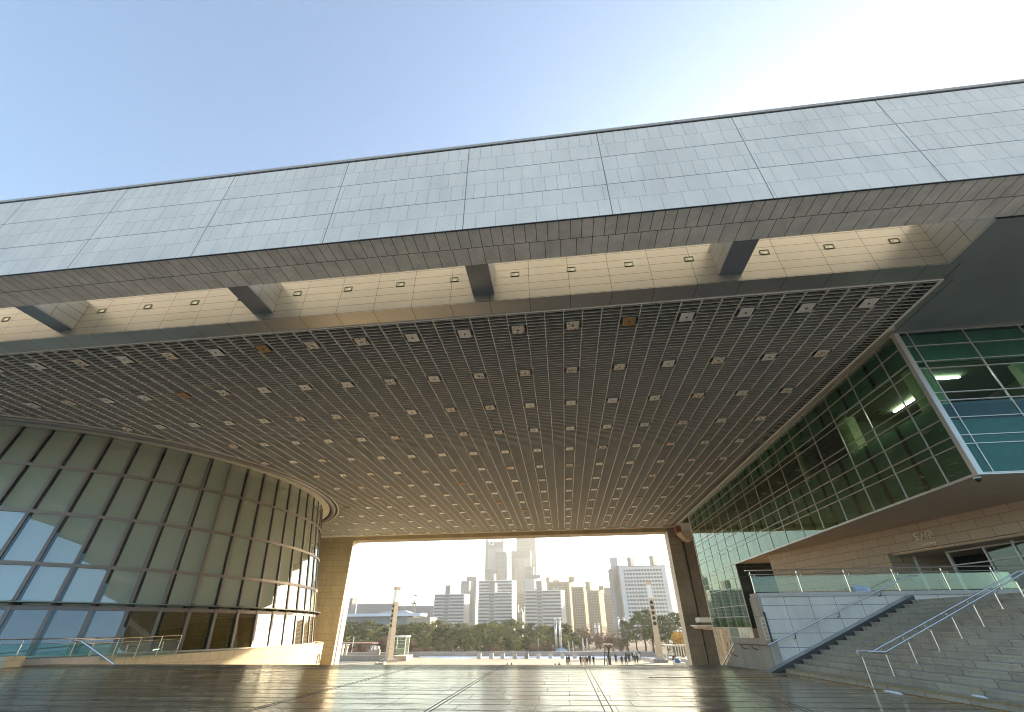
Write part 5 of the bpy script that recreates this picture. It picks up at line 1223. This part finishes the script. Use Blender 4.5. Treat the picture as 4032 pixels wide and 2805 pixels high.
# heads above the platform edge: visitors standing further down the steps
for i, (px, lab) in enumerate(((c1(1855,1492), 'dark haired visitor, shoulders just above the platform edge, left of the left pair'), (c1(1900,1490), 'dark haired visitor, shoulders just above the platform edge, right of the left pair'), (c2(362,1496), 'visitor showing only a head above the platform edge, left of the right pair'), (c2(402,1486), 'visitor in black, shoulders above the platform edge, just left of the standing pair'))):
    s = .95+.02*i; d = ray(*px); zt = ZL+1.72*s; t = (zt-EYE)/d.z
    add_person((0,0), K_, 'stand', lab, 3.0, s, Y=None) if False else None
    o = add_person(px, K_, 'stand', lab, 3.0, s, Y=d.y*t); o.location = Vector((d.x*t, d.y*t, ZL))
# vendor cart
p = at(*c4_(1440,1300), 98); vc = empty('vendor_cart', (p.x,98,ZL), 'small cart with a blue bundle and white bags beside the bending vendor', 'cart')
MB().box(p.x-.9, p.x+1.3, 97.4, 98.6, ZL+.45, ZL+.75).build('tray', M['paleyellow'], vc)
MB().lathe([(.01,ZL+1.45),(.45,ZL+1.35),(.62,ZL+1.0),(.5,ZL+.76)], (p.x,98), 0, 360, 12).build('blue_bundle', plain('blue tarp', (.03,.13,.32), .6), vc, True)
MB().lathe([(.01,ZL+1.2),(.25,ZL+1.12),(.3,ZL+.9),(.25,ZL+.76)], (p.x-.65,98), 0, 360, 10).build('white_bag', M['white'], vc, True)
for dx in (-.7, 1.1): MB().tube((p.x+dx,97.5,ZL+.25),(p.x+dx,97.6,ZL+.25),.25,n=12).build('wheel', M['black'], vc)

# ------------------------------------------------------------------ air, sky, sun
HAZE = 0.0004
if HAZE:
    hm = bpy.data.materials.new('haze air'); hm.use_nodes = True; nt = hm.node_tree; nt.nodes.clear(); o_ = nd(nt, 'ShaderNodeOutputMaterial'); pv = nd(nt, 'ShaderNodeVolumePrincipled')
    pv.inputs['Color'].default_value = (.98,.95,.87,1); pv.inputs['Density'].default_value = HAZE; pv.inputs['Anisotropy'].default_value = .35; nt.links.new(pv.outputs[0], o_.inputs['Volume'])
    tag(MB().box(-700, 700, -80, 900, ZL-1, 260).build('haze', hm), 'thin winter haze in the air between here and the far towers', 'haze', kind='stuff')
w = bpy.data.worlds.new('World'); S.world = w; w.use_nodes = True; nt = w.node_tree; bg = nt.nodes['Background']
sky = nt.nodes.new('ShaderNodeTexSky'); sky.sky_type = 'NISHITA'; sky.sun_disc = False; sky.sun_elevation = SUN_EL; sky.sun_rotation = SUN_AZ
sky.air_density = 1.0; sky.dust_density = 1.7; sky.ozone_density = 4.0
wc = mixc(nt, 1.0, sky.outputs[0], (1.08,1.0,.86), 'MULTIPLY'); nt.links.new(wc, bg.inputs['Color']); bg.inputs['Strength'].default_value = .13
ld = bpy.data.lights.new('sun', 'SUN'); ld.energy = 5.0; ld.angle = R_(.6); ld.color = (1.0,.84,.60)
lo = bpy.data.objects.new('sun', ld); COL.objects.link(lo)
dv = Vector((math.cos(SUN_EL)*math.sin(SUN_AZ), math.cos(SUN_EL)*math.cos(SUN_AZ), math.sin(SUN_EL)))
lo.rotation_euler = dv.to_track_quat('Z', 'Y').to_euler(); lo.location = dv*200
S.view_settings.view_transform = 'Standard'; S.view_settings.look = 'None'; S.view_settings.gamma = 1; S.view_settings.exposure = 2.0
S.render.engine = 'CYCLES'; S.cycles.max_bounces = 8; S.cycles.diffuse_bounces = 5; S.cycles.transparent_max_bounces = 16; S.cycles.glossy_bounces = 4; S.cycles.volume_bounces = 0
S.cycles.sample_clamp_indirect = 6; S.cycles.use_denoising = True
S.cycles.pixel_filter_type = 'BLACKMAN_HARRIS'; S.cycles.filter_width = 1.05
S.render.resolution_x = 1024; S.render.resolution_y = 712
